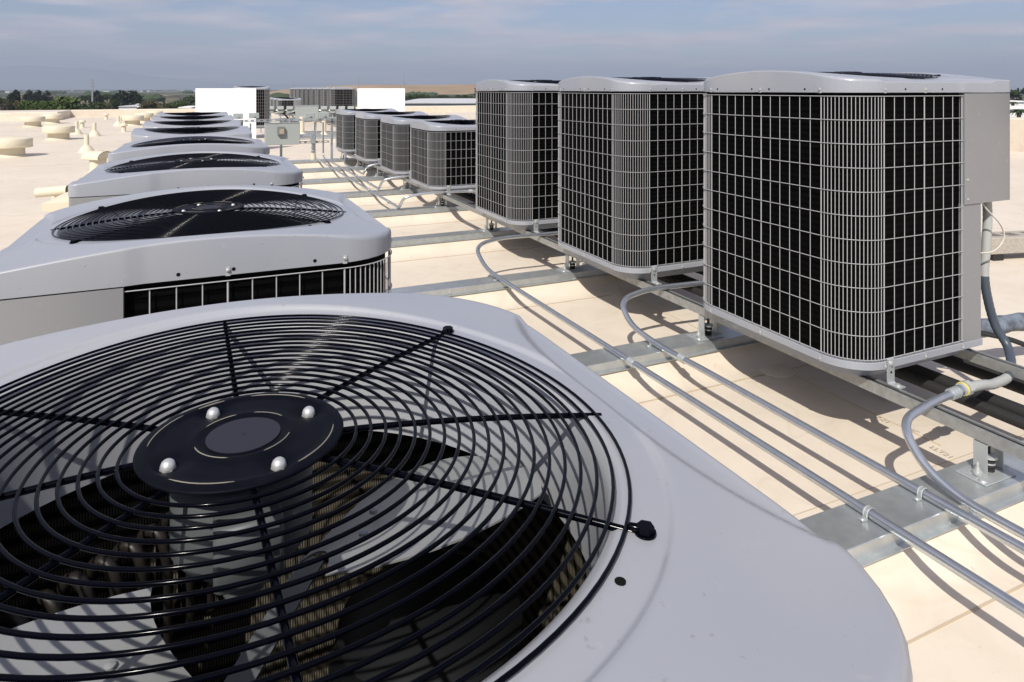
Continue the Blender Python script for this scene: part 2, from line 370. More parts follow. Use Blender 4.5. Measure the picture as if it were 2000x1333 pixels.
def cap_z(x, y):
    u = abs(y); uf = .421+.070*(min(abs(x), .37)/.37)**3.4; z = .0525+.041*math.cos(math.pi/2*min(1, u/.46))**1.1-.0095*sst(uf-.010, uf+.010, u)
    w = 1-sst(.4245, .4335, math.hypot(x, y))
    return z*(1-w)+min(ZA+sag(u), z+.001)*w
def cap_path(nc):
    h = HALF+.005; r = CR+.017; q = h-r; hs = .481; rs = .03
    pts = [(0,-h),(.12,-h),(.16,-hs)]+[(hs-rs+rs*math.cos(R(a)), -hs+rs+rs*math.sin(R(a))) for a in (-90,-60,-30,0)]+[(hs,-.18),(h,-.14)]
    for cx, cy, a0 in ((q,q,0),(-q,q,90),(-q,-q,180)):
        for k in range(nc+1):
            a = R(a0+90*k/nc); pts.append((cx+r*math.cos(a), cy+r*math.sin(a)))
    return pts
def cap_mesh(hi):
    b = MB(); RH = .385
    bd = densify(cap_path(10 if hi else 5), .0125 if hi else .05)
    fixed = [RH,.392,.40,.410,.418,.4235,.426,.4285,.431,.4335,.439] if hi else [RH,.405,.421,.430,.439]
    K = 20 if hi else 5; rings = []
    def ring(fn): rings.append([fn(x, y) for x, y in bd])
    def rad(r, z): return lambda x, y: (x*r/math.hypot(x,y), y*r/math.hypot(x,y), z)
    for r, z in ((.366,ZA-.17),(.368,ZA-.09)): ring(rad(r, z))
    for r, dz in ((.371,.018),(.376,.006)): ring(lambda x, y, r=r, dz=dz: (x*r/math.hypot(x,y), y*r/math.hypot(x,y), ZA+sag(y*RH/math.hypot(x,y))-dz))
    for r in fixed: ring(lambda x, y, r=r: (x*r/math.hypot(x,y), y*r/math.hypot(x,y), cap_z(x*r/math.hypot(x,y), y*r/math.hypot(x,y))))
    def inset(x, y, d):
        k_ = .45 if (x > 0 and y < 0) else HALF+.005-(CR+.017)
        cx = max(-k_, min(k_, x)); cy = max(-k_, min(k_, y))
        v = Vector((x-cx, y-cy)); q = (v.length-d)/v.length; return cx+v.x*q, cy+v.y*q
    def fr(x, y):
        m = min(abs(x), abs(y))/max(abs(x), abs(y)); return .006+(.010*sst(.5, .85, m) if not (x > 0 and y < 0) else 0)
    for k in range(1, K+1):
        t = k/K
        def fn(x, y, t=t):
            X, Y = inset(x, y, fr(x, y)); l = math.hypot(X, Y); r = .439+(l-.439)*t; X, Y = X*r/l, Y*r/l
            return X, Y, cap_z(X, Y)
        ring(fn)
    for a_ in (18,36,54,72,90):
        def fn(x, y, a_=R(a_)):
            f_ = fr(x, y); X, Y = inset(x, y, f_*(1-math.sin(a_))); return X, Y, cap_z(*inset(x, y, f_))-f_*(1-math.cos(a_))
        ring(fn)
    ring(lambda x, y: (*inset(x, y, .0), .0)); ring(lambda x, y: (*inset(x, y, .003), .0)); ring(lambda x, y: (*inset(x, y, .003), .03))
    b.loft(rings, False)
    return b.mesh('cap', M['paint'], 62)
CAPS = {True: cap_mesh(True), False: cap_mesh(False)}

SPOKES = [90.9, 40, -7, -41.5, -87.5, -139, 178.5, 139.5]      # in world angles of the nearest unit
RINGS = [.113+(.392-.113)*(k/18) for k in range(19)]
def gz(r): return .0035
def bent_ring(b, r, rw, n, k, z0=0, da=0):
    return b.tube([(r*math.cos(2*math.pi*i/n), r*math.sin(2*math.pi*i/n), z0+sag(r*math.sin(2*math.pi*i/n+da))) for i in range(n)], rw, k, closed=True)
def ring_mesh(r, n, k): return bent_ring(MB(), r, .0019, n, k).mesh('ring', M['blackwire'], 60)
RING_HI = [ring_mesh(r, 120, 8) for r in RINGS]
def guard_spokes(n=8, rz=0):
    b = MB()
    for i, a in enumerate(SPOKES):
        a = R(a); ca, sa = math.cos(a), math.sin(a); e = .402; q = math.sin(a-rz)
        p = [(.06*ca,.06*sa, gz(.06)-.006)]+[(r*ca, r*sa, gz(r)+sag(r*q)-.0046) for r in (.12,.16,.20,.24,.28,.32,.36,.38,e)]
        b.tube(p, .0034, n)
    return b
HUBZ = .0035
def hub_mesh():
    b = MB(); prof = [(.098,-.006),(.1,-.002),(.0985,.0005),(.094,.0005),(.090,-.001),(.084,-.0005),(.060,.0005),(.044,.001),(.040,-.0008),(.036,.0005)]
    rings = []
    nn = 72
    for r, z in prof:
        rg = []
        for i in range(nn):
            t = 2*math.pi*i/nn; x, y = r*math.cos(t), r*math.sin(t); dz = 0
            for q in range(4):
                aq = R(22+90*q); d2 = math.hypot(x-.074*math.cos(aq), y-.074*math.sin(aq)); dz -= .007*math.exp(-(d2/.013)**2)
            rg.append((x, y, z+dz))
        rings.append(rg)
    # extra radial resolution around the dimples
    fine = []
    for a_, b_ in zip(rings[:-1], rings[1:]):
        fine.append(a_)
    b.loft([[(r*math.cos(2*math.pi*i/nn), r*math.sin(2*math.pi*i/nn), z0-sum(.007*math.exp(-(math.hypot(r*math.cos(2*math.pi*i/nn)-.074*math.cos(R(22+90*q)), r*math.sin(2*math.pi*i/nn)-.074*math.sin(R(22+90*q)))/.013)**2) for q in range(4)))
             for i in range(nn)] for r, z0 in [(.099,-.0035),(.1,-.0015),(.0992,-.0002),(.0975,.0002),(.091,.0018),(.088,.0018),(.084,0),(.079,0),(.074,0),(.069,0),(.064,0),(.059,0),(.054,.0003),(.048,.0020),(.045,.0020),(.041,0),(.036,0),(.001,0)]], False)
    b.lathe(0, 0, [(.036,.0003),(.036,.0012),(.001,.0013)], 40, mi=1, caps=False)
    return b.mesh('hub_plate', [M['hub'], M['sticker']], 60)
HUB = hub_mesh()
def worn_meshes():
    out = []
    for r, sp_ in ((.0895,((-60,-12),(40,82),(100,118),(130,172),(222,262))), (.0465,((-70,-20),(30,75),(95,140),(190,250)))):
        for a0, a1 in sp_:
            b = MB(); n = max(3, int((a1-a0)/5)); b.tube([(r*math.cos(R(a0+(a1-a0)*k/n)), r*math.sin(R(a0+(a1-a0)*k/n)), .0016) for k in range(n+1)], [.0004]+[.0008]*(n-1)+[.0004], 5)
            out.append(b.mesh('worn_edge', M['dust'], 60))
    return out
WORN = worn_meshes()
def nut_mesh():
    b = MB(); b.loft([[(.0092*math.cos(R(60*i)), .0092*math.sin(R(60*i)), z) for i in range(6)] for z in (0,.0065)])
    b.lathe(0, 0, [(.0088,.0066),(.0086,.010),(.0070,.0145),(.0040,.0172),(.0006,.018)], 16)
    return b.mesh('acorn_nut', M['screw'], 50)
NUT = nut_mesh()
def foot_mesh():
    b = MB(); b.tube([(-.014,0,.004),(-.006,0,.0035),(0,0,.0025)], [.0032,.004,.003], 8)
    b.lathe(0, 0, [(.0095,.0003),(.0095,.0022),(.001,.0023)], 16)
    b.loft([[(.0078*math.cos(R(60*i)), .0078*math.sin(R(60*i)), z) for i in range(6)] for z in (.0024,.0072)], mi=1)
    return b.mesh('mounting_bolt', [M['blackwire'], M['hub']], 50)
FOOT = foot_mesh()
def screw_mesh():
    b = MB(); b.lathe(0, 0, [(.0062,0),(.0062,.001),(.0042,.0013),(.0040,.0036),(.0028,.0044),(.0005,.0046)], 10)
    return b.mesh('screw', M['screw'], 50)
SCREW = screw_mesh()
def hole_mesh():
    b = MB(); b.lathe(0, 0, [(.0045,-.001),(.0045,.0006),(.0005,.0007)], 10); return b.mesh('screw_hole', M['hole'], 0)
HOLE = hole_mesh()
def guard_low(rz):
    b = guard_spokes(4, rz)
    for r in RINGS: bent_ring(b, r, .0020, 48, 4, gz(r), -rz)
    return b.mesh('fan_guard', M['blackwire'], 60)
_gc = {}
def guard(hi, rz):
    k = (hi, round(math.degrees(rz)))
    if k not in _gc: _gc[k] = guard_spokes(8, rz).mesh('fan_guard', M['blackwire'], 60) if hi else guard_low(rz)
    return _gc[k]
def blade_mesh():
    b = MB(); top = []; 
    nr, na = 9, 10
    for i in range(nr+1):
        r = .085+(.346-.085)*i/nr; sp_ = 24+ (38-24)*sst(.085,.30,r); 
        lead = 32+4*math.sin(math.pi*i/nr); trail = -38+22*(i/nr)
        row = []
        for j in range(na+1):
            a = R(trail+(lead-trail)*j/na); f = j/na-.5
            rr = r*(1-.05*(abs(f)*2)**4*(i/nr))
            row.append((rr*math.cos(a), rr*math.sin(a), -.075*f*(.6+.5*i/nr)+.012*(1-4*f*f)))
        top.append(row)
    n = na+1
    vs_ = [p for r_ in top for p in r_]; vs2 = [(x,y,z-.0025) for x,y,z in vs_]; N_ = len(vs_); fs = []
    for i in range(nr):
        for j in range(na):
            q = (i*n+j, i*n+j+1, (i+1)*n+j+1, (i+1)*n+j); fs.append(q[::-1]); fs.append(tuple(N_+t for t in q))
    edge = [j for j in range(n)]+[i*n+na for i in range(1,nr+1)]+[nr*n+j for j in range(na-1,-1,-1)]+[i*n for i in range(nr-1,0,-1)]
    for k in range(len(edge)): a_, c_ = edge[k], edge[(k+1)%len(edge)]; fs.append((a_, c_, N_+c_, N_+a_))
    b.add(vs_+vs2, fs)
    for (r_, a_) in ((.13,0),(.16,12),(.16,-12)): b.lathe(r_*math.cos(R(a_)), r_*math.sin(R(a_)), [(.005,.010),(.005,.0145),(.001,.016)], 10)
    return b.mesh('fan_blade', M['alu'], 45)
BLADE = blade_mesh()
def motor_mesh():
    b = MB(); b.lathe(0, 0, [(.001,-.014),(.062,-.014),(.068,-.02),(.068,-.092),(.060,-.102),(.02,-.104),(.02,-.15),(.001,-.15)], 28)
    b.bbox(.06,.095,-.03,.03,-.09,-.03,.004)
    return b.mesh('fan_motor', M['motor'], 50)
MOTOR = motor_mesh()

def corner_arc(cx, cy, r, a0, a1, n): return [(cx+r*math.cos(R(a0+(a1-a0)*k/n)), cy+r*math.sin(R(a0+(a1-a0)*k/n))) for k in range(n+1)]
def open_path(half, r, n=8):
    """guard / coil path: from the service panel on -Y, round by -X and +Y to the panel on +X"""
    q = half-r
    return [(.155,-half)]+corner_arc(-q,-q,r,270,180,n)+corner_arc(-q,q,r,180,90,n)+corner_arc(q,q,r,90,0,n)+[(half,-.19)]
def wall(b, path, z0, z1, mi=0, flip=False):
    n = len(path); vs_ = [(x,y,z0) for x,y in path]+[(x,y,z1) for x,y in path]
    fs = [(i, i+1, n+i+1, n+i) if flip else (i+1, i, n+i, n+i+1) for i in range(n-1)]
    b.add(vs_, fs, mi)
def guard_positions():
    pos = []  # (x, y, normal angle deg, thick)
    q = HALF-CR
    for k in range(8): pos.append((.150+(-q-.150)*k/8, -HALF, 270, k in (0,4)))
    for k in range(17): a = 270-90*k/17; pos.append((-q+CR*math.cos(R(a)), -q+CR*math.sin(R(a)), a, k == 0))
    for k in range(12): pos.append((-HALF, -q+2*q*k/12, 180, k in (0,6)))
    for k in range(17): a = 180-90*k/17; pos.append((-q+CR*math.cos(R(a)), q+CR*math.sin(R(a)), a, k == 0))
    for k in range(12): pos.append((-q+2*q*k/12, HALF, 90, k in (0,6)))
    for k in range(17): a = 90-90*k/17; pos.append((q+CR*math.cos(R(a)), q+CR*math.sin(R(a)), a, k == 0))
    for k in range(10): pos.append((HALF, q+(-.185-q)*k/9, 0, k in (0,5,9)))
    return pos
GP = guard_positions()
ZB = .341
_cache = {}
def body_meshes(ztop):
    if ztop in _cache: return _cache[ztop]
    d = {}; z0 = ZB+.030; z1 = ztop-.004
    # base pan
    b = MB(); h_ = HALF+.003; q_ = HALF-CR; c3 = CR+.003
    bd = [(.282,-h_),(.282,-.43),(.44,-.25),(h_,-.21),(h_,-.05)]+corner_arc(q_,q_,c3,0,90,10)+corner_arc(-q_,q_,c3,90,180,10)+corner_arc(-q_,-q_,c3,180,270,10)+[(0,-h_)]
    def off(pts, k): return [(x*k, y*k) for x, y in pts]
    rg = []
    for k, z in ((.80,.287),(.84,.285),(.86,ZB-.002),(.985,ZB-.002),(.995,ZB),(1,ZB+.002),(1,z0-.002),(.996,z0),(.90,z0),(.88,z0-.01)):
        rg.append([(x*k,y*k,z) for x,y in bd])
    b.loft(rg, True); d['base'] = b.mesh('base_pan', M['paint'], 40)
    # coil
    b = MB(); po = open_path(HALF-.014, CR-.012); pi_ = open_path(HALF-.052, CR-.045)
    wall(b, po, z0, z1, 0); wall(b, pi_, z0, z1, 1, True)
    b.add([(x,y,z1) for x,y in po]+[(x,y,z1) for x,y in pi_], [(i, i+1, len(po)+i+1, len(po)+i) for i in range(len(po)-1)], 0)
    d['coil'] = b.mesh('condenser_coil', [M['coil_out'], M['coil_in']], 60)
    # service corner
    zc = ztop-.46
    b = MB(); pp = [(.152,-.472),(.272,-.472),(.279,-.465),(.279,-.42),(.30,-.405),(.43,-.24),(.465,-.215),(.472,-.208),(.472,-.186),(.38,-.186),(.152,-.40)]
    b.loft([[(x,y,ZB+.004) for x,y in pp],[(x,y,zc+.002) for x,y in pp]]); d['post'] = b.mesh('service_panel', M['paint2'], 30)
    b = MB(); e = .0045; pp = [(.158,-.477),(.462,-.477),(.4745,-.470),(.479,-.46),(.479,-.182),(.36,-.182),(.158,-.39)]
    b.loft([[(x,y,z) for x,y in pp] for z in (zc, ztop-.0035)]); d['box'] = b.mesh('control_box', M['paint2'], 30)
    # guard
    L = ztop-.008-(ZB+.034); nh = int(round(L/.0918)); zs = [ZB+.040+(ztop-.014-ZB-.040)*k/nh for k in range(nh+1)]
    def vw(r): return MB().cyl((0,0,0),(0,0,L-.006), r, n=6, caps=False).mesh('wire', M['wire'], 80)
    d['vw'] = vw(.00155); d['vt'] = vw(.0025); d['zs'] = zs; d['L'] = L
    hp = densify(open_path(HALF+.0035, CR+.0035, 12), 9, False)
    d['hw'] = MB().tube([(x,y,0) for x,y in hp], .0015, 6).mesh('wire', M['wire'], 80)
    d['tab'] = MB().box(-.0055,.0055,-.0062,-.0042,-.012,.0096).mesh('tab', M['wire'], 0)
    # joined low version
    b = MB()
    for x, y, a, th in GP: b.cyl((x,y,ZB+.034),(x,y,ZB+.034+L-.006),   .0024 if th else .0015, n=4, caps=False)
    for z in zs: b.tube([(x_,y_,z) for x_,y_ in open_path(HALF+.0035, CR+.0035, 5)], .0015, 4)
    d['low'] = b.mesh('wire_guard', M['wire'], 80)
    _cache[ztop] = d; return d
BENDS = None
def make_unit(x, y, ztop, rz, hi, label, group, fan_rot=0., wires=True):
    u = root('condensing_unit', (x, y, 0), rz); tag(u, label, 'air conditioner', group); d = body_meshes(ztop)
    put('base_pan', d['base'], u); put('condenser_coil', d['coil'], u)
    po = put('service_panel', d['post'], u); cbx = put('control_box', d['box'], u)
    if wires:
        g = put('wire_guard', d['hw'], u, (0, 0, d['zs'][0]))
        for X, Y, a, th in GP: put('wire', d['vt'] if th else d['vw'], g, (X, Y, ZB+.034-d['zs'][0]))
        for z in d['zs'][1:]: put('wire', d['hw'], g, (0, 0, z-d['zs'][0]))
        for X, Y, a, th in GP:
            if th:
                for zz in (ZB+.014, ztop+.010): put('tab', d['tab'], g, (X, Y, zz-d['zs'][0]), (0,0,R(a+90)))
    else: g = put('wire_guard', d['low'], u)
    cap = put('cap', CAPS[hi], u, (0,0,ztop)); bpan = [c_ for c_ in u.children if c_.name.startswith('base_pan')][0]
    if hi or wires:
        for X, Y, a, th in GP:
            if th:
                q = (R(90)*1, 0, R(a+90)); ca, sa = math.cos(R(a)), math.sin(R(a))
                put('screw', SCREW, cap, (X+ca*.0065, Y+sa*.0065, .012), q)
                put('screw', SCREW, bpan, (X+ca*.0065, Y+sa*.0065, ZB+.012), q)
        for X, Y, a in ((.20,-.475,270),(.475,-.23,0)):
            ca, sa = math.cos(R(a)), math.sin(R(a)); put('screw', SCREW, cap, (X, Y, .014), (R(90),0,R(a+90)))
        for z in (-.36,-.44): put('screw', SCREW, cbx, (.178,-.4772,ztop+z), (R(90),0,0))
        for X, Y, a in ((-.20,-.475,270),(.02,-.475,270),(-.475,-.24,180),(-.475,.05,180),(-.475,.27,180),(-.475,-.05,180),(.475,.05,0),(.475,.24,0),(.24,.475,90),(.475,-.07,0)):
            put('screw_hole', HOLE, cap, (X, Y, .013), (R(90),0,R(a+90)))
        if rz != 0: put('screw_hole', HOLE, cap, (.316, .250, ZA+sag(.25)+.0004))
    # fan guard keeps the spoke angles of the row it belongs to
    fg = put('fan_guard', guard(hi, rz), u, (0,0,ztop+ZA), (0,0,-rz))
    if hi:
        for r, me in zip(RINGS, RING_HI): put('ring', me, fg, (0,0,gz(r)), (0,0,rz))
        for i in (1,3,5,7):
            a = R(SPOKES[i]); put('mounting_bolt', FOOT, fg, (.408*math.cos(a), .408*math.sin(a), sag(.408*math.sin(a-rz))+.0005), (0,0,a))
    put('hub_plate', HUB, fg, (0,0,HUBZ+.003))
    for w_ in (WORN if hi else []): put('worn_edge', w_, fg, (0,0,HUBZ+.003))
    for q in range(4): a = R(22+90*q); put('acorn_nut', NUT, fg, (.074*math.cos(a), .074*math.sin(a), HUBZ-.0055)).scale = (.80,.80,.72) if hi and y < 2 else (.7,.7,.6)
    put('fan_motor', MOTOR, u, (0,0,ztop+ZA))
    for k in range(2): put('fan_blade', BLADE, u, (0,0,ztop+ZA-.155), (0,0,-rz+R(fan_rot+200*k)))
    if hi:
        b = MB(); cq, sq = math.cos(-rz), math.sin(-rz); ox, oy = .23*cq-.09*sq, .23*sq+.09*cq; b.lathe(ox, oy, [(.001,.31),(.125,.31),(.128,.34),(.128,.68),(.118,.73),(.08,.76),(.001,.768)], 28); b.tube(smooth_path([(-.08,.06,.59),(-.06,.12,.64),(.05,.2,.60),(.15,.28,.5),(.3,.34,.45)]), .009, 8)
        put('compressor', b.mesh('compressor', M['compr'], 40), u)
        zt_ = ztop-.21; cr_, sr_ = math.cos(-rz), math.sin(-rz)
        def loc(wx, wy): return wx*cr_-wy*sr_, wx*sr_+wy*cr_
        for k in range(11):
            t = k/10; wx, wy = -.27+.28*t, .20+.22*t; pts = []
            for q in range(9):
                a_ = R(180*q/8); lx, ly = loc(wx+.022*math.cos(a_)*.8, wy+.022*math.cos(a_)*-.6); pts.append((lx, ly, zt_+.035*math.sin(a_)))
            b = MB(); b.tube([(pts[0][0],pts[0][1],zt_-.12)]+pts+[(pts[-1][0],pts[-1][1],zt_-.12)], .0085, 8)
            put('tube_bend', b.mesh('tube_bend', M['copper'], 60), u)
        p0 = loc(-.12,-.16); p1 = loc(.10,.20); b = MB(); dx, dy = p1[0]-p0[0], p1[1]-p0[1]; l_ = math.hypot(dx,dy); nx, ny = -dy/l_*.016, dx/l_*.016
        b.loft([[(p0[0]-nx,p0[1]-ny,zt_+.02),(p0[0]+nx,p0[1]+ny,zt_+.02),(p0[0]+nx,p0[1]+ny,zt_+.023),(p0[0]-nx,p0[1]-ny,zt_+.023)],[(p1[0]-nx,p1[1]-ny,zt_+.02),(p1[0]+nx,p1[1]+ny,zt_+.02),(p1[0]+nx,p1[1]+ny,zt_+.023),(p1[0]-nx,p1[1]-ny,zt_+.023)]])
        put('support_bar', b.mesh('support_bar', M['bar'], 0), u)
    return u
TALL, LOW = 1.396, .963
gL, gR = 'low condensing units in the left row', 'tall condensing units in the right row'
leftrow = [
 (.040,.754,-90,True,'nearest grey air conditioner filling the lower left, fan guard seen from above',10),
 (.022,2.25,-90,True,'grey air conditioner directly behind the nearest one in the left row',10),
 (-.02,3.79,-90,True,'third grey air conditioner in the left row, wire side just showing at its right',60),
 (-.04,5.31,-90,False,'fourth unit in the left row, last one whose arched edge faces the camera',20),
 (-.067,6.95,0,False,'fifth unit in the left row, first with its cap edge dipping in the middle',0),
 (-.08,8.45,0,False,'sixth unit in the left row, second of the dipped caps',50),
 (-.095,9.95,0,False,'seventh unit in the left row, second from its far end',80),
 (-.11,11.45,0,False,'last and farthest unit of the left row, before the white panel',30)]
for i, (x, y, rz, hi, lab, fr) in enumerate(leftrow):
    make_unit(x, y, LOW, R(rz), hi, lab, gL, fr, wires=(i in (1,)))
for i, (y, lab) in enumerate(((2.25,'nearest tall air conditioner on the right, with the control box and flexible conduit'),
                              (3.745,'middle one of the three tall air conditioners in the right row'),
                              (5.285,'farthest of the three tall air conditioners, next to the low ones'))):
    make_unit(2.685, y, TALL, 0, True, lab, gR, 15+40*i)
for i, (y, lab) in enumerate(((7.37,'nearest of the four low air conditioners behind the tall ones'),
                              (8.82,'second of the four low air conditioners behind the tall ones'),
                              (10.48,'third of the four low air conditioners behind the tall ones'),
                              (12.21,'farthest of the four low air conditioners, beside the steel frame'))):
    make_unit(2.685, y, LOW, 0, False, lab, 'low condensing units in the right row', 33*i, wires=(i == 0))
make_unit(1.33, 21.05, TALL, R(180), False, 'lone tall air conditioner partly behind the larger white panel', 'tall condensing units at the back of the roof', 10)
ords = ['nearest','second','third','fourth','fifth','sixth','seventh','eighth','ninth']
for k in range(9):
    make_unit(4.80, 26.0+1.5*k, TALL, R(90), False, ('%s unit of the long tall row behind the grey switch boxes' % ords[k]) if k < 8 else 'farthest unit of the long tall row behind the grey switch boxes',
              'tall condensing units at the back of the roof', 17*k)
for k in range(3):
    make_unit(3.38, 30.3+1.5*k, .93, 0, False, ['front','middle','rear'][k]+' one of three low air conditioners left of the long tall row', 'low condensing units at the back', 20*k)

# ------------------------------------------------------------------ steel sleepers, rails, feet
def channel(x0, x1, f, g):
    b = MB(); zt, zb, fl = .1325, .0895, .022
    prof = [(f-fl,zb),(f-fl,zb+.003),(f-.002,zb+.003),(f,zt-.002),(f+.002,zt),(g-.002,zt),(g,zt-.002),(g+.002,zb+.003),(g+fl,zb+.003),(g+fl,zb)]
    b.loft([[(x,y,z) for y,z in prof] for x in (x0,x1)], True)
    return b.mesh('steel_sleeper', M['galvp'], 25)
sl_lab = ['nearest galvanised sleeper across the roof, under the conduit loop','second galvanised sleeper, between the nearest two tall units','third galvanised sleeper, ahead of the middle conduit bend',
 'fourth galvanised sleeper, by the farthest tall unit','fifth galvanised sleeper, where a conduit turns away','sixth galvanised sleeper among the low units','seventh galvanised sleeper among the low units',
 'eighth galvanised sleeper, second from the steel frame','farthest galvanised sleeper, at the foot of the steel frame']
for f, lab in zip(Y_SLEEPER, sl_lab):
    o = put('steel_sleeper', channel(-.68, 3.52, f, f+SW)); tag(o, lab, 'steel channel', 'galvanised sleepers across the roof')
    for xs in (.95, 1.45, 2.85):
        s_ = put('screw', SCREW, o, (xs, f-.001, .112), (R(90),0,0))
def strut(x0, x1, y0, y1, zt, axis='Y', slots=False, h=.041, w=.041, up=True):
    """U strut channel, open side up with inturned lips"""
    t = .0028; l = .009
    prof = [(-w/2,0),(w/2,0),(w/2,h),(w/2-l,h),(w/2-l,h-.006),(w/2-t,h-.006),(w/2-t,t),(-w/2+t,t),(-w/2+t,h-.006),(-w/2+l,h-.006),(-w/2+l,h),(-w/2,h)]
    b = MB()
    if axis == 'Y': b.loft([[(x0+p, y, zt-h+q) for p, q in prof] for y in (y0,y1)], True)
    return b
def rail(x, y0, y1, lab, grp):
    b = strut(x, x, y0, y1, .283); me = b.mesh('strut_rail', M['rail'], 20); o = put('strut_rail', me); tag(o, lab, 'steel rail', grp); return o
rail(2.37, .2, 13.1, 'weathered steel rail under the left edge of the right row of units', 'rails under the right row')
rail(3.02, .2, 13.1, 'steel rail under the far right edge of the right row of units', 'rails under the right row')
rail(-.24, .2, 12.4, 'steel rail under the left side of the left row of units', 'rails under the left row')
rail(.29, .2, 12.4, 'steel rail under the right side of the left row of units', 'rails under the left row')
def foot_proto():
    u = root('vibration_mount')
    b = MB(); b.bbox(-.075,.085,-.055,.045,.1335,.1375,.001); put('base_plate', b.mesh('base_plate', M['zincw'], 30), u)
    for x in (-.012, .07):
        b = MB()   # Z shaped clip: foot on plate, upright, top lip under the rail
        s_ = -1 if x < 0 else 1
        b.loft([[(x+s_*.0,-.022,.1376),(x+s_*.034,-.022,.1376),(x+s_*.034,-.022,.1415),(x+s_*.004,-.022,.1415),(x+s_*.004,-.022,.238),(x-s_*.022,-.022,.2405),(x-s_*.022,-.022,.236),(x,-.022,.234)][::s_],
                [(x+s_*.0,.022,.1376),(x+s_*.034,.022,.1376),(x+s_*.034,.022,.1415),(x+s_*.004,.022,.1415),(x+s_*.004,.022,.238),(x-s_*.022,.022,.2405),(x-s_*.022,.022,.236),(x,.022,.234)][::s_]])
        put('angle_clip', b.mesh('angle_clip', M['zincw'], 30), u)
    for k, (x, y) in enumerate(((-.036,-.004),(.10-.075+.004,0))):
        b = MB()
        if k == 0: b.lathe(x, y, [(.015,.142),(.015,.151),(.012,.152),(.012,.155),(.008,.156),(.008,.163),(.0045,.164),(.0045,.182),(.001,.182)], 14)
        else: b.lathe(x, y, [(.018,.138),(.018,.146),(.013,.148),(.019,.152),(.019,.160),(.013,.163),(.019,.167),(.019,.175),(.014,.178),(.024,.181),(.024,.188),(.012,.193),(.006,.194),(.006,.236),(.001,.236)], 16)
        put('isolator_stud', b.mesh('isolator_stud', M['rubber'] if k else M['screw'], 35), u)
    b = MB(); b.lathe(.029,0, [(.0205,.1615),(.0205,.1665),(.001,.167)], 16); b.lathe(.029,0, [(.0255,.1815),(.0255,.189),(.012,.1945),(.001,.195)], 16); put('spring_washer', b.mesh('spring_washer', M['zincw'], 35), u)
    b = MB(); b.lathe(-.058,-.034, [(.014,.1376),(.014,.139),(.011,.1425),(.004,.1445),(.001,.1446)], 14); put('hold_down_screw', b.mesh('hold_down_screw', M['screw'], 40), u)
    return u
proto = foot_proto(); first = True
spots = ['nearest','second','third','fourth','fifth','sixth','seventh','eighth','ninth']
for i, f in enumerate(Y_SLEEPER):
    for x, side in ((2.395,'left rail of right row'),(3.0,'right rail of right row'),(-.24,'left rail of left row'),(.29,'right rail of left row')):
        if i > 7 and x < 1: continue
        o = proto if first else copy_tree(proto); first = False
        o.location = (x-.03, f+.08, 0)
        tag(o, 'vibration mount on the %s sleeper, %s' % (spots[i], side), 'vibration mount', 'vibration mounts on the sleepers')
def bracket_proto():
    u = root('angle_bracket'); b = MB()
    prof = [(0,.0),(0,-.0045),(-.0,-.0045)]
    t = .0045
    b.loft([[(-.019,-t,0),(-.019,-.05,0),(-.019,-.05,t),(-.019,-t-.0035,t),(-.019,-t,t+.0035),(-.019,-t,.093),(-.019,-t+.0045,.097),(-.019,0,.097),(-.019,0,0)],
            [(.019,-t,0),(.019,-.05,0),(.019,-.05,t),(.019,-t-.0035,t),(.019,-t,t+.0035),(.019,-t,.093),(.019,-t+.0045,.097),(.019,0,.097),(.019,0,0)]])
    put('plate', b.mesh('plate', M['zincw'], 30), u)
    b = MB(); b.lathe(0,0,[(.012,0),(.012,.002),(.008,.003),(.008,.007),(.001,.0075)], 12); me = b.mesh('bracket_screw', M['screw'], 40)
    put('bracket_screw', me, u, (0,-t,.078), (R(90),0,0)); put('bracket_screw', me, u, (0,-.033,t), (0,0,0))
    put('bolt_hole', HOLE, u, (0,-t-.0005,.045), (R(90),0,0))
    return u
bp0 = bracket_proto(); first = True
for i, (y, n_) in enumerate(((2.25,'nearest tall unit'),(3.745,'middle tall unit'),(5.285,'farthest tall unit'),(7.37,'nearest low unit of the right row'),(8.82,'second low unit of the right row'),(10.48,'third low unit of the right row'))):
    o = bp0 if first else copy_tree(bp0); first = False
    o.location = (2.398, y-HALF-.0045, .2835)
    tag(o, 'zinc angle bracket fixing the %s to its rail' % n_, 'bracket', 'angle brackets on the right row')

# ------------------------------------------------------------------ conduits
def coupling(b, p0, p1, r): 
    p0 = Vector(p0); p1 = Vector(p1)
    b.cyl(p0, p1, r*1.28, n=14)
    for t in (.12,.5,.88): q = p0.lerp(p1, t); d = (p1-p0).normalized()*.0025; b.cyl(q-d, q+d, r*1.42, n=14)
RC = .0145; ZC = .1328+RC
def strap_mesh():
    b = MB(); pts = [(-.038,0,.1335),(-.0175,0,.1335)]+[(RC*1.16*math.cos(R(a)), 0, ZC+RC*1.16*math.sin(R(a))) for a in range(195,-15,-15)]
    w = .009; rg = []
    b.loft([[(p[0], -w, p[2]) for p in pts],[(p[0], -w, p[2]+.0012 if k < 2 else p[2]) for k, p in enumerate(pts)],[(p[0], w, p[2]+.0012 if k < 2 else p[2]) for k, p in enumerate(pts)],[(p[0], w, p[2]) for p in pts]], False, closed=False)
    b.torus(0,0,0,0.0001,.0001,3,3)
    b2 = MB(); b2.v = b.v; b2.f = b.f; b2.m = b.m
    b2.lathe(-.028, 0, [(.007,.1347),(.007,.1355),(.0045,.1385),(.001,.1388)], 10)
    for yy in (-.006,.006): b2.tube([(p[0],yy,p[2]) for p in pts[2:]], .0018, 5)
    return b2.mesh('pipe_strap', M['zincw'], 50)
STRAP = strap_mesh()
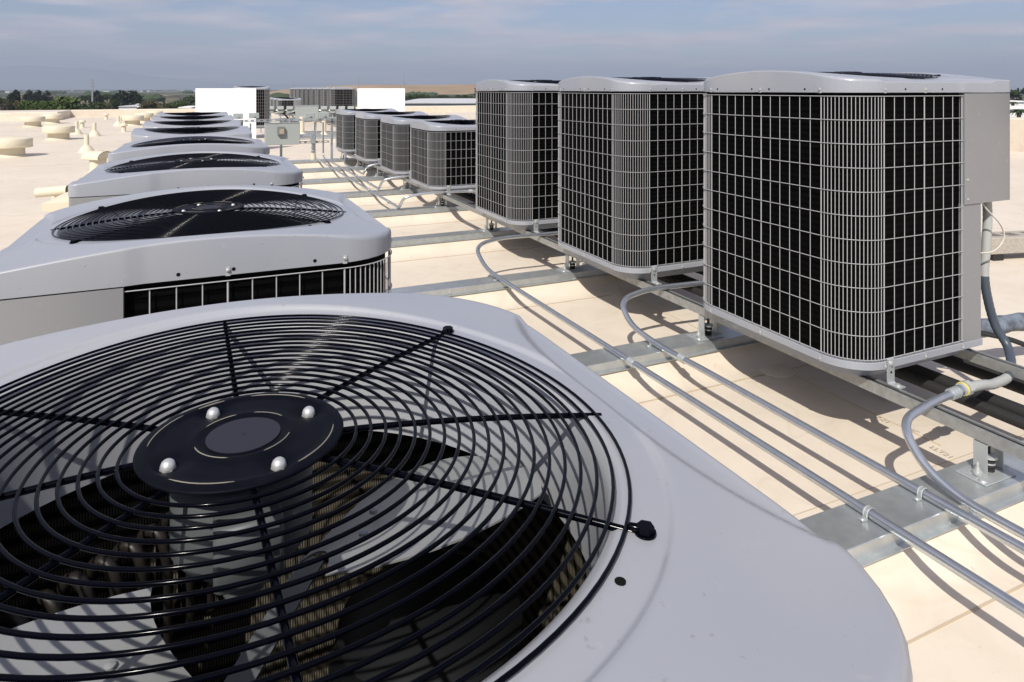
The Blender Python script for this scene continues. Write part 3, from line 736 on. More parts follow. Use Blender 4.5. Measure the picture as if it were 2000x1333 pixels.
def conduit(name, pts, label, grp, rad=.09, r=RC, strapsY=(), coup=(), m='emt', n=14):
    path = bend_path(pts, rad, 10)
    b = MB(); b.tube(path, r, n); o = put(name, b.mesh(name, M[m], 60)); tag(o, label, 'conduit', grp)
    for x, y in strapsY: put('pipe_strap', STRAP, o, (x, y, 0))
    for p0, p1 in coup: bb = MB(); coupling(bb, p0, p1, r); put('coupling', bb.mesh('coupling', M['zincw'], 50), o)
    return o
g_ = 'steel conduits running over the sleepers'
conduit('steel_conduit', [(2.95,4.60,.305),(2.0,4.64,.305),(1.80,4.60,.275),(1.785,4.36,.17),(1.811,4.05,ZC),(1.811,-.9,ZC)],
  'long steel conduit nearest the left row, looping out under the farthest tall unit', g_, .16,
  strapsY=[(1.811,1.41),(1.811,4.19)], coup=[((1.811,2.66,ZC),(1.811,2.62,ZC))])
conduit('steel_conduit', [(2.95,3.06,.305),(2.25,3.12,.305),(2.05,3.10,.275),(2.02,2.96,.19),(2.045,2.74,ZC),(2.054,2.5,ZC),(2.054,-.9,ZC)],
  'steel conduit looping out under the middle tall unit, second from the left row', g_, .15,
  strapsY=[(2.054,1.41),(2.047,2.80)], coup=[((2.054,2.60,ZC),(2.054,2.56,ZC))])
conduit('steel_conduit', [(2.52,1.60,.300),(2.36,1.585,.300),(2.17,1.57,.275),(2.12,1.45,.19),(2.122,1.33,.150),(2.122,1.15,ZC),(2.122,-.9,ZC)],
  'short steel conduit curving down beside the nearest tall unit', g_, .13, strapsY=[],
  coup=[((2.475,1.596,.300),(2.525,1.60,.300))])
conduit('steel_conduit', [(2.85,6.84,.31),(2.15,6.95,.31),(1.93,6.98,.27),(1.90,7.04,ZC+.005),(1.915,7.25,ZC),(1.90,12.75,ZC),(1.90,12.88,.18),(1.90,12.90,.80)],
  'steel conduit turning away beside the nearest low unit, up to the steel frame', g_, .12, strapsY=[(1.91,8.47)], coup=[((1.911,7.5,ZC),(1.911,7.54,ZC)),((2.62,6.876,.31),(2.66,6.87,.31))])
conduit('steel_conduit', [(2.85,8.28,.31),(2.25,8.38,.31),(2.06,8.42,.27),(2.03,8.48,ZC+.005),(2.045,8.7,ZC),(2.05,12.75,ZC),(2.05,12.88,.18),(2.05,12.90,.80)],
  'steel conduit turning away beside the second low unit, up to the steel frame', g_, .12, strapsY=[(2.048,9.9)], coup=[((2.048,9.0,ZC),(2.048,9.04,ZC))])
conduit('steel_conduit', [(2.85,9.92,.31),(2.36,9.95,.31),(2.2,9.98,.27),(2.18,10.05,ZC+.005),(2.19,10.3,ZC),(2.20,11.6,ZC),(2.22,11.75,.20),(2.26,11.85,.34)],
  'steel conduit between the third and farthest low units, rising at its end', g_, .10)
# liquid tight flexible conduit of the nearest tall unit
fp = smooth_path([(3.10,1.84,.95),(3.115,1.845,.85),(3.105,1.845,.72),(3.10,1.85,.61),(3.115,1.845,.50),(3.145,1.83,.38),(3.15,1.78,.295),(3.02,1.70,.243),(2.83,1.65,.255),(2.70,1.625,.283),(2.56,1.605,.300)], 10)
u = root('flexible_conduit', (3.10,1.84,.95)); tag(u, 'grey flexible conduit curving from the control box of the nearest tall unit', 'flexible conduit')
def rel(p, o=(3.10,1.84,.95)): return [(q[0]-o[0], q[1]-o[1], q[2]-o[2]) for q in p]
k1, k2 = 31, 73
for seg, m_, nm in ((fp[:k1+1],'flexgrey','upper_hose'),(fp[k1:k2+1],'flexshade','middle_hose'),(fp[k2:],'flexgrey','lower_hose')):
    rr_ = [.0175+(.0010 if k % 2 else 0) for k in range(len(seg))]
    b = MB(); b.tube(rel(seg), rr_, 14); put(nm, b.mesh(nm, M[m_], 70), u)
b = MB(); b.tube(rel([(2.60,1.609,.2995),(2.575,1.607,.300)]), .026, 8); b.tube(rel([(2.572,1.607,.300),(2.55,1.605,.300)]), .022, 14, mi=0); put('gland_nut', b.mesh('gland_nut', M['flexgrey'], 30), u)
b = MB(); b.tube(rel([(2.566,1.6065,.300),(2.560,1.606,.300)]), .0245, 16); put('sealing_ring', b.mesh('sealing_ring', M['yellow'], 30), u)
b = MB(); b.tube(rel([(2.552,1.605,.300),(2.523,1.602,.300)]), .019, 16); put('connector', b.mesh('connector', M['emt'], 30), u)
b = MB(); b.tube(smooth_path([(3.0,1.80,.93),(3.02,1.79,.90),(3.09,1.775,.83),(3.105,1.775,.77),(3.06,1.79,.72),(3.0,1.83,.71)], 8), .0035, 6)
o = put('thin_cable', b.mesh('thin_cable', M['ivory'], 60)); tag(o, 'thin pale cable bowing out below the control box', 'cable')
# label stickers on the box side are flat print
b = MB(); b.box(3.1645,3.1655,1.86,2.0,.985,1.06); b.box(3.1645,3.1655,1.86,2.0,1.07,1.115); b.box(3.1645,3.1655,1.86,2.0,1.12,1.17)
o = put('warning_sticker', b.mesh('warning_sticker', M['white'], 0)); tag(o, 'white warning stickers on the side of the nearest tall unit', 'sticker')
b = MB(); b.box(3.1645,3.1655,1.86,2.0,1.173,1.185); put('yellow_band', b.mesh('yellow_band', M['yellow'], 0), o)
# insulated lines behind
ip = smooth_path([(3.05,2.16,.30),(3.22,2.12,.26),(3.45,2.10,.235),(3.75,2.06,.24),(4.1,1.95,.235),(4.5,1.75,.15)], 8)
b = MB(); b.tube(ip, [.042+.003*math.sin(k*1.9) for k in range(len(ip))], 16); o = put('insulated_pipe', b.mesh('insulated_pipe', M['insul'], 60)); tag(o, 'thick pipe in peeling blue grey insulation behind the nearest tall unit', 'pipe')
for k, (pts, r_, lab) in enumerate((([(3.12,2.2,.33),(3.3,2.05,.27),(3.55,1.95,.20),(3.75,1.75,.07),(3.95,1.4,.03)],.012,'black cable arching down behind the flexible conduit'),
        ([(3.14,2.1,.30),(3.4,1.9,.25),(3.7,1.8,.12),(4.1,1.5,.04)],.006,'thin black cable under the arching one at the right edge'))):
    b = MB(); b.tube(smooth_path(pts, 8), r_, 8); o = put('cable', b.mesh('cable', M['rubber'], 60)); tag(o, lab, 'cable')
for k, (x, r_, z_, lab) in enumerate(((2.80,.022,.155,'black insulated line under the right row, nearest its left rail'),(2.88,.03,.163,'thicker black insulated line under the right row'),(3.13,.033,.166,'black insulated line under the right row, outside the right rail'))):
    b = MB(); b.tube([(x,.1,z_)]+[(x+.006*math.sin(k*2+y), y, z_) for y in [.5+.5*j for j in range(24)]], r_, 12); o = put('refrigerant_line', b.mesh('refrigerant_line', M['rubber'], 60)); tag(o, lab, 'pipe', 'refrigerant lines under the right row')
# angle clip hanging at right edge of nearest tall unit
b = MB(); b.bbox(3.115,3.150,2.02,2.06,.25,.345,.002); b.bbox(3.115,3.21,2.02,2.06,.246,.250,.001); o = put('angle_bracket', b.mesh('angle_bracket', M['zincw'], 0)); tag(o, 'zinc bracket at the right rear of the nearest tall unit', 'bracket')
# concrete block
u = root('concrete_block', (6.28,3.46,0), R(-14)); tag(u, 'hollow concrete block lying on the roof at the right edge', 'concrete block')
b = MB()
b.bbox(-.42,.42,-.11,.11,.055,.19,.006); put('block_body', b.mesh('block_body', M['concrete'], 20), u)
for x in (-.26,-.1,.1,.26):
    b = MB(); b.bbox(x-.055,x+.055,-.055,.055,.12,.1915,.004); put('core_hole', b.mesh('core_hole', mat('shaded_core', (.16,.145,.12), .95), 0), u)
b = MB(); b.bbox(-.36,-.26,-.1,.1,0,.055,.004); b.bbox(.26,.36,-.1,.1,0,.055,.004); put('bearer', b.mesh('bearer', M['rubber'], 0), u)

# ------------------------------------------------------------------ steel frame with the electrical boxes
def slotted(x0, x1, y, z, w=.041, mat_='galv'):
    """strut seen from its slotted back, along X, with real slots"""
    b = MB(); h = w; t = .003; pitch = .0508*2; n = int((x1-x0)/pitch); xs = [x0+i*pitch for i in range(n+1)]
    yb = y-h/2
    b.box(x0, x0+n*pitch, yb, yb+t, z-h/2, z-.008); b.box(x0, x0+n*pitch, yb, yb+t, z+.008, z+h/2)
    for i in range(n): b.box(xs[i]+.056, xs[i]+pitch, yb, yb+t, z-.008, z+.008)
    b.box(x0, x0+n*pitch, yb+t, yb+h, z+h/2-t, z+h/2); b.box(x0, x0+n*pitch, yb+t, yb+h, z-h/2, z-h/2+t)
    return b
YF = 12.93
u = root('strut_stand', (1.3,YF,0)); tag(u, 'galvanised strut frame carrying the large grey electrical box', 'frame')
for z, x0, x1 in ((.845,.55,2.28),(.435,1.05,2.25)):
    o = put('cross_strut', slotted(x0-1.3, x1-1.3, 0, z).mesh('cross_strut', M['galv'], 0), u)
for x in (.66, 1.32, 2.22):
    b = MB(); b.box(x-1.3-.0205, x-1.3+.0205, .021, .062, .02, .86); b.box(x-1.3-.06, x-1.3+.06, -.03, .11, .001, .02)
    o = put('post', b.mesh('post', M['galv'], 0), u)
    if x == .66:
        pass
b = MB(); b.cyl((.80-1.3,.0,.1),(.80-1.3,.0,.80),.016,n=10); put('riser', b.mesh('riser', M['emt'], 40), u)
u = root('electrical_box', (1.325,YF-.06,.416)); tag(u, 'large grey electrical box with a square handle plate on the strut frame', 'electrical box')
b = MB(); b.bbox(-.295,.295,-.14,.018,0,.385,.006); put('enclosure', b.mesh('enclosure', M['panelgrey'], 20), u)
b = MB(); b.box(-.302,.302,-.148,.018,.3855,.39); put('rain_lip', b.mesh('rain_lip', M['panelgrey'], 0), u)
b = MB(); b.box(-.095,.025,-.20,-.1405,.185,.325); hb = put('handle_housing', b.mesh('handle_housing', M['lead'], 0), u)
b = MB(); b.box(-.062,.012,-.206,-.2005,.20,.285); put('handle_face', b.mesh('handle_face', mat('tan_plate', (.40,.34,.25), .6), 0), hb)
u = root('elbow_fitting', (1.86,YF-.10,.55)); tag(u, 'cast conduit elbow fitting beside the large electrical box', 'conduit fitting')
b = MB(); b.bbox(-.045,.045,-.045,.045,-.14,.07,.012); put('elbow_body', b.mesh('elbow_body', M['galv'], 35), u)
b = MB(); b.cyl((-.24,0,.0),(-.04,0,.0),.028,n=14); b.cyl((-.2,0,0),(-.15,0,0),.034,n=14); b.cyl((0,0,-.26),(0,0,-.14),.026,n=14); b.cyl((0,0,-.22),(0,0,-.19),.036,n=8); b.cyl((0,0,-.30),(0,0,-.27),.036,n=14); put('pipe_nipple', b.mesh('pipe_nipple', M['emt'], 40), u)
b = MB(); b.lathe(0,0,[(.055,-.549),(.05,-.40),(.048,-.31),(.001,-.305)],18); put('roof_boot', b.mesh('roof_boot', M['cream'], 40), u)
# small switch boxes on the frame
def small_box(px, D, w, h, ztop, lab, hasknob=True):
    x, y = at(px, D); u = root('switch_box', (x, y, ztop-h)); tag(u, lab, 'switch box', 'grey switch boxes on the frames')
    b = MB(); b.bbox(-w/2,w/2,-.06,.06,0,h,.006); put('enclosure', b.mesh('enclosure', M['panelgrey'], 20), u)
    if hasknob: b = MB(); b.cyl((.0,-.085,h*.42),(.0,-.061,h*.42),.022,n=10); put('latch', b.mesh('latch', M['zincw'], 30), u)
    return u
small_box(465, 12.9, .17, .10, .945, 'small grey switch box left of the larger white panel edge, behind the left row')
small_box(496, 12.9, .18, .10, .955, 'small grey switch box just left of the large electrical box')
small_box(605, 12.95, .18, .10, .955, 'small grey switch box in front of the tall grey cabinet')
small_box(633, 12.95, .18, .115, .97, 'small grey switch box beside the nearest row of low units')
x, y = at(599.5, 21.9); u = root('grey_cabinet', (x,y,0)); tag(u, 'tall grey steel cabinet between the two groups of disconnects', 'electrical cabinet')
b = MB(); b.bbox(-.35,.35,-.12,.12,.38,.87,.01); put('enclosure', b.mesh('enclosure', M['panelgrey'], 20), u); b = MB(); b.box(-.36,.36,-.13,.13,.871,.885); put('rain_lip', b.mesh('rain_lip', M['panelgrey'], 0), u)
b = MB(); b.box(-.3,-.26,-.02,.02,.001,.38); b.box(.26,.3,-.02,.02,.001,.38); put('leg', b.mesh('leg', M['galv'], 0), u)
dl = ['first hooded disconnect from the left on the rear conduit','second hooded disconnect from the left on the rear conduit','third hooded disconnect, next left of the tall grey cabinet',
      'first hooded disconnect right of the tall grey cabinet','second hooded disconnect right of the tall grey cabinet','third hooded disconnect right of the tall grey cabinet','rightmost hooded disconnect on the rear conduit']
for px, lab in zip((528.5,547.5,565.5,632,649.5,667,684.5), dl):
    x, y = at(px, 21.9); u = root('disconnect', (x,y,.64)); tag(u, lab, 'disconnect box', 'hooded disconnects on the rear conduit')
    b = MB(); b.bbox(-.085,.085,-.05,.05,0,.2,.006); put('enclosure', b.mesh('enclosure', M['panelgrey'], 20), u)
    b = MB(); b.loft([[(-.10,-.055,.10),(.10,-.055,.10),(.10,-.055,.22),(-.10,-.055,.22)],[(-.085,-.10,.12),(.085,-.10,.12),(.10,-.075,.215),(-.10,-.075,.215)]]); put('hood', b.mesh('hood', M['panelgrey'], 0), u)
    b = MB(); b.cyl((0,.03,-.639),(0,.03,.02),.022,n=8); put('post', b.mesh('post', M['galv'], 30), u)
x, y = at(509.5, 21.9); u = root('disconnect', (x,y,.62)); tag(u, 'dark blue grey disconnect box against the lone tall unit', 'disconnect box')
b = MB(); b.bbox(-.10,.10,-.05,.05,0,.21,.006); put('enclosure', b.mesh('enclosure', M['panelblue'], 20), u); b = MB(); b.cyl((0,.03,-.619),(0,.03,.02),.022,n=8); put('post', b.mesh('post', M['galv'], 30), u)
x0, y0 = at(505, 21.95); x1, y1 = at(695, 21.95)
b = MB(); b.cyl((x0,y0+.03,.72),(x1,y1+.03,.72),.02,n=8); o = put('steel_conduit', b.mesh('steel_conduit', M['galv'], 40)); tag(o, 'horizontal conduit linking the hooded disconnects at the back', 'conduit')
# curved flexible whips below the disconnects
for k, px in enumerate((541,553,565,577,586)):
    x, y = at(px, 22.2); b = MB(); b.tube(smooth_path([(x-.25,y+.1,.62),(x-.05,y,.68),(x+.2,y,.60),(x+.38,y+.1,.42)], 6), .028, 8)
    o = put('flexible_conduit', b.mesh('flexible_conduit', M['zincw' if k % 2 else 'rubber'], 60)); tag(o, ['leftmost pale','dark, second from left','pale, middle','dark, fourth from left','rightmost pale'][k]+' flexible whip below the rear disconnects', 'flexible conduit', 'flexible whips below the rear disconnects')
for k in range(4):
    b = MB(); yy = 18.6+.7*k; b.box(1.9,4.6,yy,yy+.16,.07,.13); o = put('steel_sleeper', b.mesh('steel_sleeper', M['galvp'], 0)); tag(o, ['nearest','second','third','farthest'][k]+' of the four steel channels on the roof behind the strut frame', 'steel channel', 'rear steel channels')
    b = MB(); b.box(1.85,4.65,yy-.03,yy+.19,.0005,.0695); put('roof_curb', b.mesh('roof_curb', M['roof'], 0), roof)
def white_panel(x0, x1, y, z1, dep, lab):
    u = root('white_panel', ((x0+x1)/2, y, 0)); tag(u, lab, 'white screen'); w = (x1-x0)/2
    for k in range(2): b = MB(); b.box(-w+k*w+.001, k*w-.001, 0, dep, .18, z1); put('panel', b.mesh('panel', M['white'], 0), u)
    b = MB()
    for x in (-w+.05, w-.1): b.box(x, x+.05, .02, dep-.02, .001, .18)
    put('leg', b.mesh('leg', M['galv'], 0), u)
white_panel(-.11, 1.14, 16.5, 1.422, .12, 'larger blank white panel standing behind the left row of units')
white_panel(3.97, 5.30, 19.0, 1.425, .12, 'smaller blank white panel standing behind the right row of units')

# ------------------------------------------------------------------ roof vents
def drum(x, y, s_, lab):
    u = root('drum_vent', (x, y, 0)); tag(u, lab, 'roof vent', 'cream drum vents on the left of the roof')
    b = MB(); b.lathe(0,0,[(.34*s_,.001),(.30*s_,.03),(.26*s_,.05),(.255*s_,.20),(.001,.20)],28); put('vent_base', b.mesh('vent_base', M['cream'], 40), u)
    b = MB(); b.lathe(0,0,[(.26*s_,.19),(.385*s_,.19),(.39*s_,.20),(.39*s_,.36),(.38*s_,.375),(.30*s_,.40),(.001,.415)],32); put('vent_drum', b.mesh('vent_drum', M['cream'], 35), u)
    b = MB(); b.torus(0,0,.215,.392*s_,.006,32,5); put('rolled_rim', b.mesh('rolled_rim', M['cream'], 60), u)
for (x, y, s_, lab) in ((-3.62,17.3,1,'nearest cream drum vent, cut by the left edge'),(-3.6,22.5,1,'cream drum vent behind the tallest pipe boots, second nearest'),(-5.69,30.5,1,'leftmost of the two farther drum vents near the parapet step'),
    (-5.5,33.1,.92,'drum vent just right of the leftmost far one, by the parapet step'),(-2.41,30.2,1,'front one of the cluster of three drum vents'),(-2.2,32.8,.95,'middle one of the cluster of three drum vents'),(-1.95,35.4,.9,'rear one of the cluster of three drum vents')): drum(x, y, s_, lab)
def boot(x, y, h, lab, w=1.):
    u = root('pipe_boot', (x,y,0)); tag(u, lab, 'pipe vent', 'cream pipe boots on the roof')
    b = MB(); b.lathe(0,0,[(.17*w,.001),(.155*w,.03),(.11*w,.11),(.06*w,.16),(.055*w,.17)],20); put('cone', b.mesh('cone', M['cream'], 40), u)
    b = MB(); b.lathe(0,0,[(.052*w,.15),(.05*w,h),(.04*w,h),(.04*w,h-.05),(.001,h-.05)],16); put('pipe', b.mesh('pipe', M['cream'], 40), u)
boot(-2.31,17.71,.40,'nearest cream pipe boot, left of the left row'); boot(-2.9,23.78,.40,'cream pipe boot, middle one of the three nearest'); boot(-3.52,24.95,.40,'cream pipe boot right beside the second drum vent'); boot(-2.88,30.0,.38,'farthest cream pipe boot, left of the drum cluster')
boot(2.62,20.2,.62,'wide cream boot seen under the strut frame, left one',1.35); boot(3.22,20.1,.66,'wide cream boot seen under the strut frame, right one',1.2)
def goose(x, y, lab):
    u = root('capped_pipe', (x,y,0)); tag(u, lab, 'pipe vent', 'small capped pipes on the roof')
    b = MB(); b.lathe(0,0,[(.09,.001),(.07,.02),(.065,.20),(.001,.2)],16); put('pipe', b.mesh('pipe', M['cream'], 40), u)
    b = MB(); b.lathe(0,0,[(.07,.195),(.115,.20),(.115,.235),(.08,.275),(.001,.29)],16); put('pipe_cap', b.mesh('pipe_cap', M['cream'], 30), u)
goose(-3.91,28.96,'small capped pipe between the second drum vent and the cluster'); goose(-2.3,25.64,'small capped pipe in front of the drum cluster'); goose(-3.95,36.2,'farthest small capped pipe near the back parapet')
# hooded vent
u = root('hooded_vent', (-1.59,13.48,0), R(-42)); tag(u, 'round cream pipe vent with a curved half barrel hood', 'roof vent')
b = MB(); b.lathe(0,0,[(.15,.001),(.128,.02),(.125,.25),(.001,.25)],24); put('pipe', b.mesh('pipe', M['cream'], 40), u)
b = MB(); rg = []
for x in (-.18,.18): rg.append([(x, -.17*math.cos(R(a)), .24+.115*math.sin(R(a))) for a in range(-10,180,12)])
b.loft(rg, False, closed=False); b.loft([[(p[0]*.98, p[1]*.93, p[2]-.008) for p in r_] for r_ in rg][::-1], False, closed=False)
put('hood', b.mesh('hood', M['cream'], 40), u); b = MB(); b.add([(.165,-.155*math.cos(R(a)), .235+.105*math.sin(R(a))) for a in range(0,181,15)], [tuple(range(13))]); put('end_plate', b.mesh('end_plate', M['cream'], 0), u)
# peaked hood with tube
u = root('peaked_hood', (-1.02,8.62,0), R(-6)); tag(u, 'cream peaked roof hood on a grey curb, partly behind the third left unit', 'roof vent')
b = MB(); b.box(-.22,.42,-.3,.3,.001,.20); put('curb', b.mesh('curb', M['lead'], 0), u)
b = MB(); b.loft([[(-.40,-.42,.17),(.52,-.42,.17),(.52,.42,.17),(-.40,.42,.17)],[(-.40,-.42,.25),(.52,-.42,.25),(.52,.42,.25),(-.40,.42,.25)],[(.05,-.06,.38),(.32,-.06,.38),(.32,.06,.38),(.05,.06,.38)]]); put('hood', b.mesh('hood', M['cream'], 0), u)
b = MB(); b.cyl((-.70,.45,.25),(-.38,.38,.275),.055,n=18,caps=False); b.cyl((-.38,.38,.275),(-.70,.45,.25),.050,n=18,caps=False); b.cyl((-.52,.41,.001),(-.52,.41,.22),.03,n=12); put('outlet_tube', b.mesh('outlet_tube', M['cream'], 40), u)
for (px, D, lab) in ((845,41.2,'small box vent on the far roof, left of two'),(866,37,'small box vent on the far roof, right of two')):
    x, y = at(px, D); b = MB(); b.bbox(-.12,.12,-.12,.12,.001,.22,.01); o = put('box_vent', b.mesh('box_vent', M['cream'], 0), None, (x, min(y,39.5), 0)); tag(o, lab, 'roof vent')

# ------------------------------------------------------------------ land, hills, trees, haze
GZ = -8.
b = MB(); b.add([(-13500,-13500,GZ),(13500,-13500,GZ),(13500,13500,GZ),(-13500,13500,GZ)], [(0,1,2,3)]); o = put('ground', b.mesh('ground', M['land'], 0)); tag(o, kind='structure')
def terrain(name, D0, D1, pxs, tops, nz=6, m='hill', rough=0.):
    b = MB(); rows = []
    for k in range(nz+1):
        t = k/nz; D = D0+(D1-D0)*t; row = []
        for px, tp in zip(pxs, tops):
            x, y = at(px, D); z = GZ-.5+(tp+.5)*math.sin(t*math.pi/2)**1.1*(1+rough*random.uniform(-1,1)*(0 if k in (0,) else 1)); row.append((x, y, z))
        rows.append(row)
    x_, y_ = zip(*[at(px, D1*1.25) for px in pxs]); rows.append([(a_, c_, GZ-.5) for a_, c_ in zip(x_, y_)])
    b.loft(rows, False, closed=False); o = put(name, b.mesh(name, M[m], 60)); tag(o, kind='structure'); return o
pxs = [500+25*i for i in range(50)]
tops = [18.6*min(1, max(0,(p-520)/200))**.5*(.97+.02*math.sin(p*.05)+.02*math.sin(p*.021)) for p in pxs]
terrain('hill', 1150, 1500, pxs, [t_+.5 for t_ in tops], 8, 'hill', .01)
pxs = [-900+60*i for i in range(60)]
tops = [max(5, 9000/1333.*(42*math.exp(-((p-40)/330.)**2)+9+5*math.sin(p*.011)+2*math.sin(p*.037))) for p in pxs]
terrain('mountain', 8600, 10500, pxs, tops, 5, 'mount', .03)
b = MB(); q = [at(px, D) for px, D in ((-300,3200),(560,3600),(600,4600),(-300,4200))]; b.add([(x,y,GZ+.05) for x,y in q], [(0,1,2,3)]); o = put('water', b.mesh('water', M['water'], 0)); tag(o, kind='structure')

b = MB(); rnd = random.Random(5)
for k in range(2600):
    D = math.exp(rnd.uniform(math.log(500), math.log(4500))); px = rnd.uniform(-150, 2150)
    cl = math.sin(px*.021+D*.004)+math.sin(px*.05-D*.0023)
    if cl < .9: continue
    x, y = at(px, D); w = rnd.uniform(3,7)*(1+D/2500); h = rnd.uniform(3.5,6.5)
    rg = []
    for zz_, rr_ in ((0,.8),(.45,1),(.8,.7),(1,.2)): rg.append([(x+w*rr_*math.cos(a)*rnd.uniform(.8,1.2), y+w*rr_*math.sin(a)*rnd.uniform(.8,1.2), GZ+h*zz_) for a in (0,1.05,2.09,3.14,4.19,5.24)])
    b.loft(rg, True)
o = put('far_woodland', b.mesh('far_woodland', M['leafmid'], 0)); tag(o, 'scattered far off tree clumps across the hazy valley floor', 'woodland', None, 'stuff')
def tree(px, D, ztop, w, kind, lab, grp=None):
    x, y = at(px, D); h = ztop-GZ; u = root('tree' if kind != 'conifer' else 'conifer_tree', (x, y, GZ)); tag(u, lab, 'tree', grp)
    lf = {'conifer':'leafdark','broad':'leaf','dull':'leafmid','dry':'leafdry','thin':'leafdry'}[kind]
    b = MB(); b.cyl((0,0,0),(0,0,h*.9), .03*h, .008*h, 7)
    rnd = random.Random(int(px*7+D)); 
    clumps = []
    if kind == 'conifer':
        for k in range(46):
            t = k/45; zc = h*(.22+.76*t); rr = w*.5*((1.05-t)**.6)*rnd.uniform(.65,1.1)+.12; a = rnd.uniform(0,6.28); clumps.append((rr*.65*math.cos(a), rr*.65*math.sin(a), zc, max(.3, rr*.55), .5))
    else:
        nb = 38
        for k in range(nb):
            a = rnd.uniform(0,6.28); e = rnd.uniform(-.5,1)*1.2; q = rnd.uniform(.35,1)
            clumps.append((w*.42*q*math.cos(a)*math.cos(e), w*.42*q*math.sin(a)*math.cos(e), h-w*.42+w*.36*q*math.sin(e)*1.05-.1*w, w*rnd.uniform(.12,.2), .85))
            if k % 5 == 0: b.tube([(0,0,h*.3),(clumps[-1][0]*.5,clumps[-1][1]*.5,clumps[-1][2]*.8),clumps[-1][:3]], [.02*h,.012*h,.005*h], 5)
    put('trunk', b.mesh('trunk', M['bark'], 50), u)
    c_ = MB(); per = 46 if kind != 'thin' else 14
    for cx, cy, cz, cr_, fl in clumps:
        for k in range(per):
            d = Vector((rnd.gauss(0,1), rnd.gauss(0,1), rnd.gauss(0,1))).normalized()*cr_*rnd.uniform(.55,1.08); d.z *= fl
            s_ = cr_*rnd.uniform(.22,.42); n1 = Vector((rnd.uniform(-1,1), rnd.uniform(-1,1), rnd.uniform(-.3,1))).normalized(); a_ = n1.orthogonal().normalized()*s_; b_ = n1.cross(a_)
            p = Vector((cx,cy,cz))+d
            c_.add([p-a_, p-b_*.6, p+a_, p+b_*.6], [(0,1,2,3)])
    put('crown', c_.mesh('crown', M[lf], 0), u)
# y pixel of a top -> height
def zt(py, D): return EYE-(py-174)*D/1333.3
T = [(2,150,188,14,'dull','dark leafy tree cut by the left edge behind the parapet'),(28,200,175,24,'conifer','ragged dark conifer, first from the left edge'),(14,140,194,16,'thin','thin bare limbed tree beside the first conifer'),(43,140,193,20,'dry','brownish tree with pale forked trunk right of the first conifer'),
 (56,300,175,14,'conifer','slim dark conifer, second from the left'),(74,305,175.5,16,'conifer','slim dark conifer, third from the left'),(91,310,176.5,14,'conifer','slim dark conifer, fourth from the left'),
 (62,140,190,30,'broad','green tree filling the space under the three slim conifers'),(86,138,194,30,'broad','rounded green tree left of the big bright one'),(114,140,182,58,'broad','big bright green round tree behind the parapet'),(131,142,190,24,'broad','right shoulder tree of the big bright green one'),
 (189,320,176.5,15,'conifer','dark conifer just right of the power pole'),(160,160,200,16,'dull','low dull tree left under the power pole'),(181,160,193,40,'dull','rounded dull green tree under the power pole'),(208,170,198,26,'thin','sparse low tree right of the power pole'),
 (238,260,176.5,23,'conifer','left one of the pair of big dark conifers'),(258,262,177,25,'conifer','right one of the pair of big dark conifers'),(221,185,193,13,'dull','small tree left of the pair of big conifers'),
 (288,170,192,22,'dry','brown green tree right of the pair of conifers'),(307,172,191,32,'dry','olive tree with brown crown, middle of its group'),(326,175,199,24,'dull','low dark tree left of the white panel'),(344,180,195,26,'broad','green tree nearest the left of the white panel'),(358,185,196,20,'dull','dark tree touching the white panel'),(376,300,182,34,'dull','distant dark tree at the corner of the white panel')]
for t_ in T:
    px, D, py, w, kd, lab = t_; tree(px, D, zt(py, D), w*D/1333.*(1.1 if kd == 'thin' else 1.9 if kd == 'conifer' else 1.5), kd, lab, 'trees beyond the left parapet')
words = ['first','second','third','fourth','fifth','sixth','seventh','eighth','ninth','tenth','eleventh','twelfth']
for i, (px, py) in enumerate(((146,188),(156,186),(167,185),(177,185),(201,184),(210,182),(219,184),(228,187))):
    tree(px, 330, zt(py,330), 3.6, 'dull', words[i]+' tree of the distant dark belt around the power pole', 'distant belt of trees on the left')
for i, (px, py) in enumerate(((800,183),(812,182),(824,181),(836,184),(848,187),(860,184),(872,185),(884,187),(896,184),(908,183),(918,186),(929,172))):
    tree(px, 250, zt(py,250), 3.4 if i < 11 else 2.6, 'dull' if i != 11 else 'conifer', words[i]+' tree from the left in the belt under the brown hill', 'belt of trees under the brown hill')
for i, (px, py) in enumerate(((1978,173),(1990,172),(2003,171),(1968,175))):
    tree(px, 220, zt(py,220), 3.2, 'conifer' if i % 2 else 'dull', ['dark tree just right of the nearest tall unit, far off','dark conifer second from the right edge, far off','dark tree cut by the right edge, far off','dark conifer half behind the nearest tall unit, far off'][i], 'far trees at the right edge')
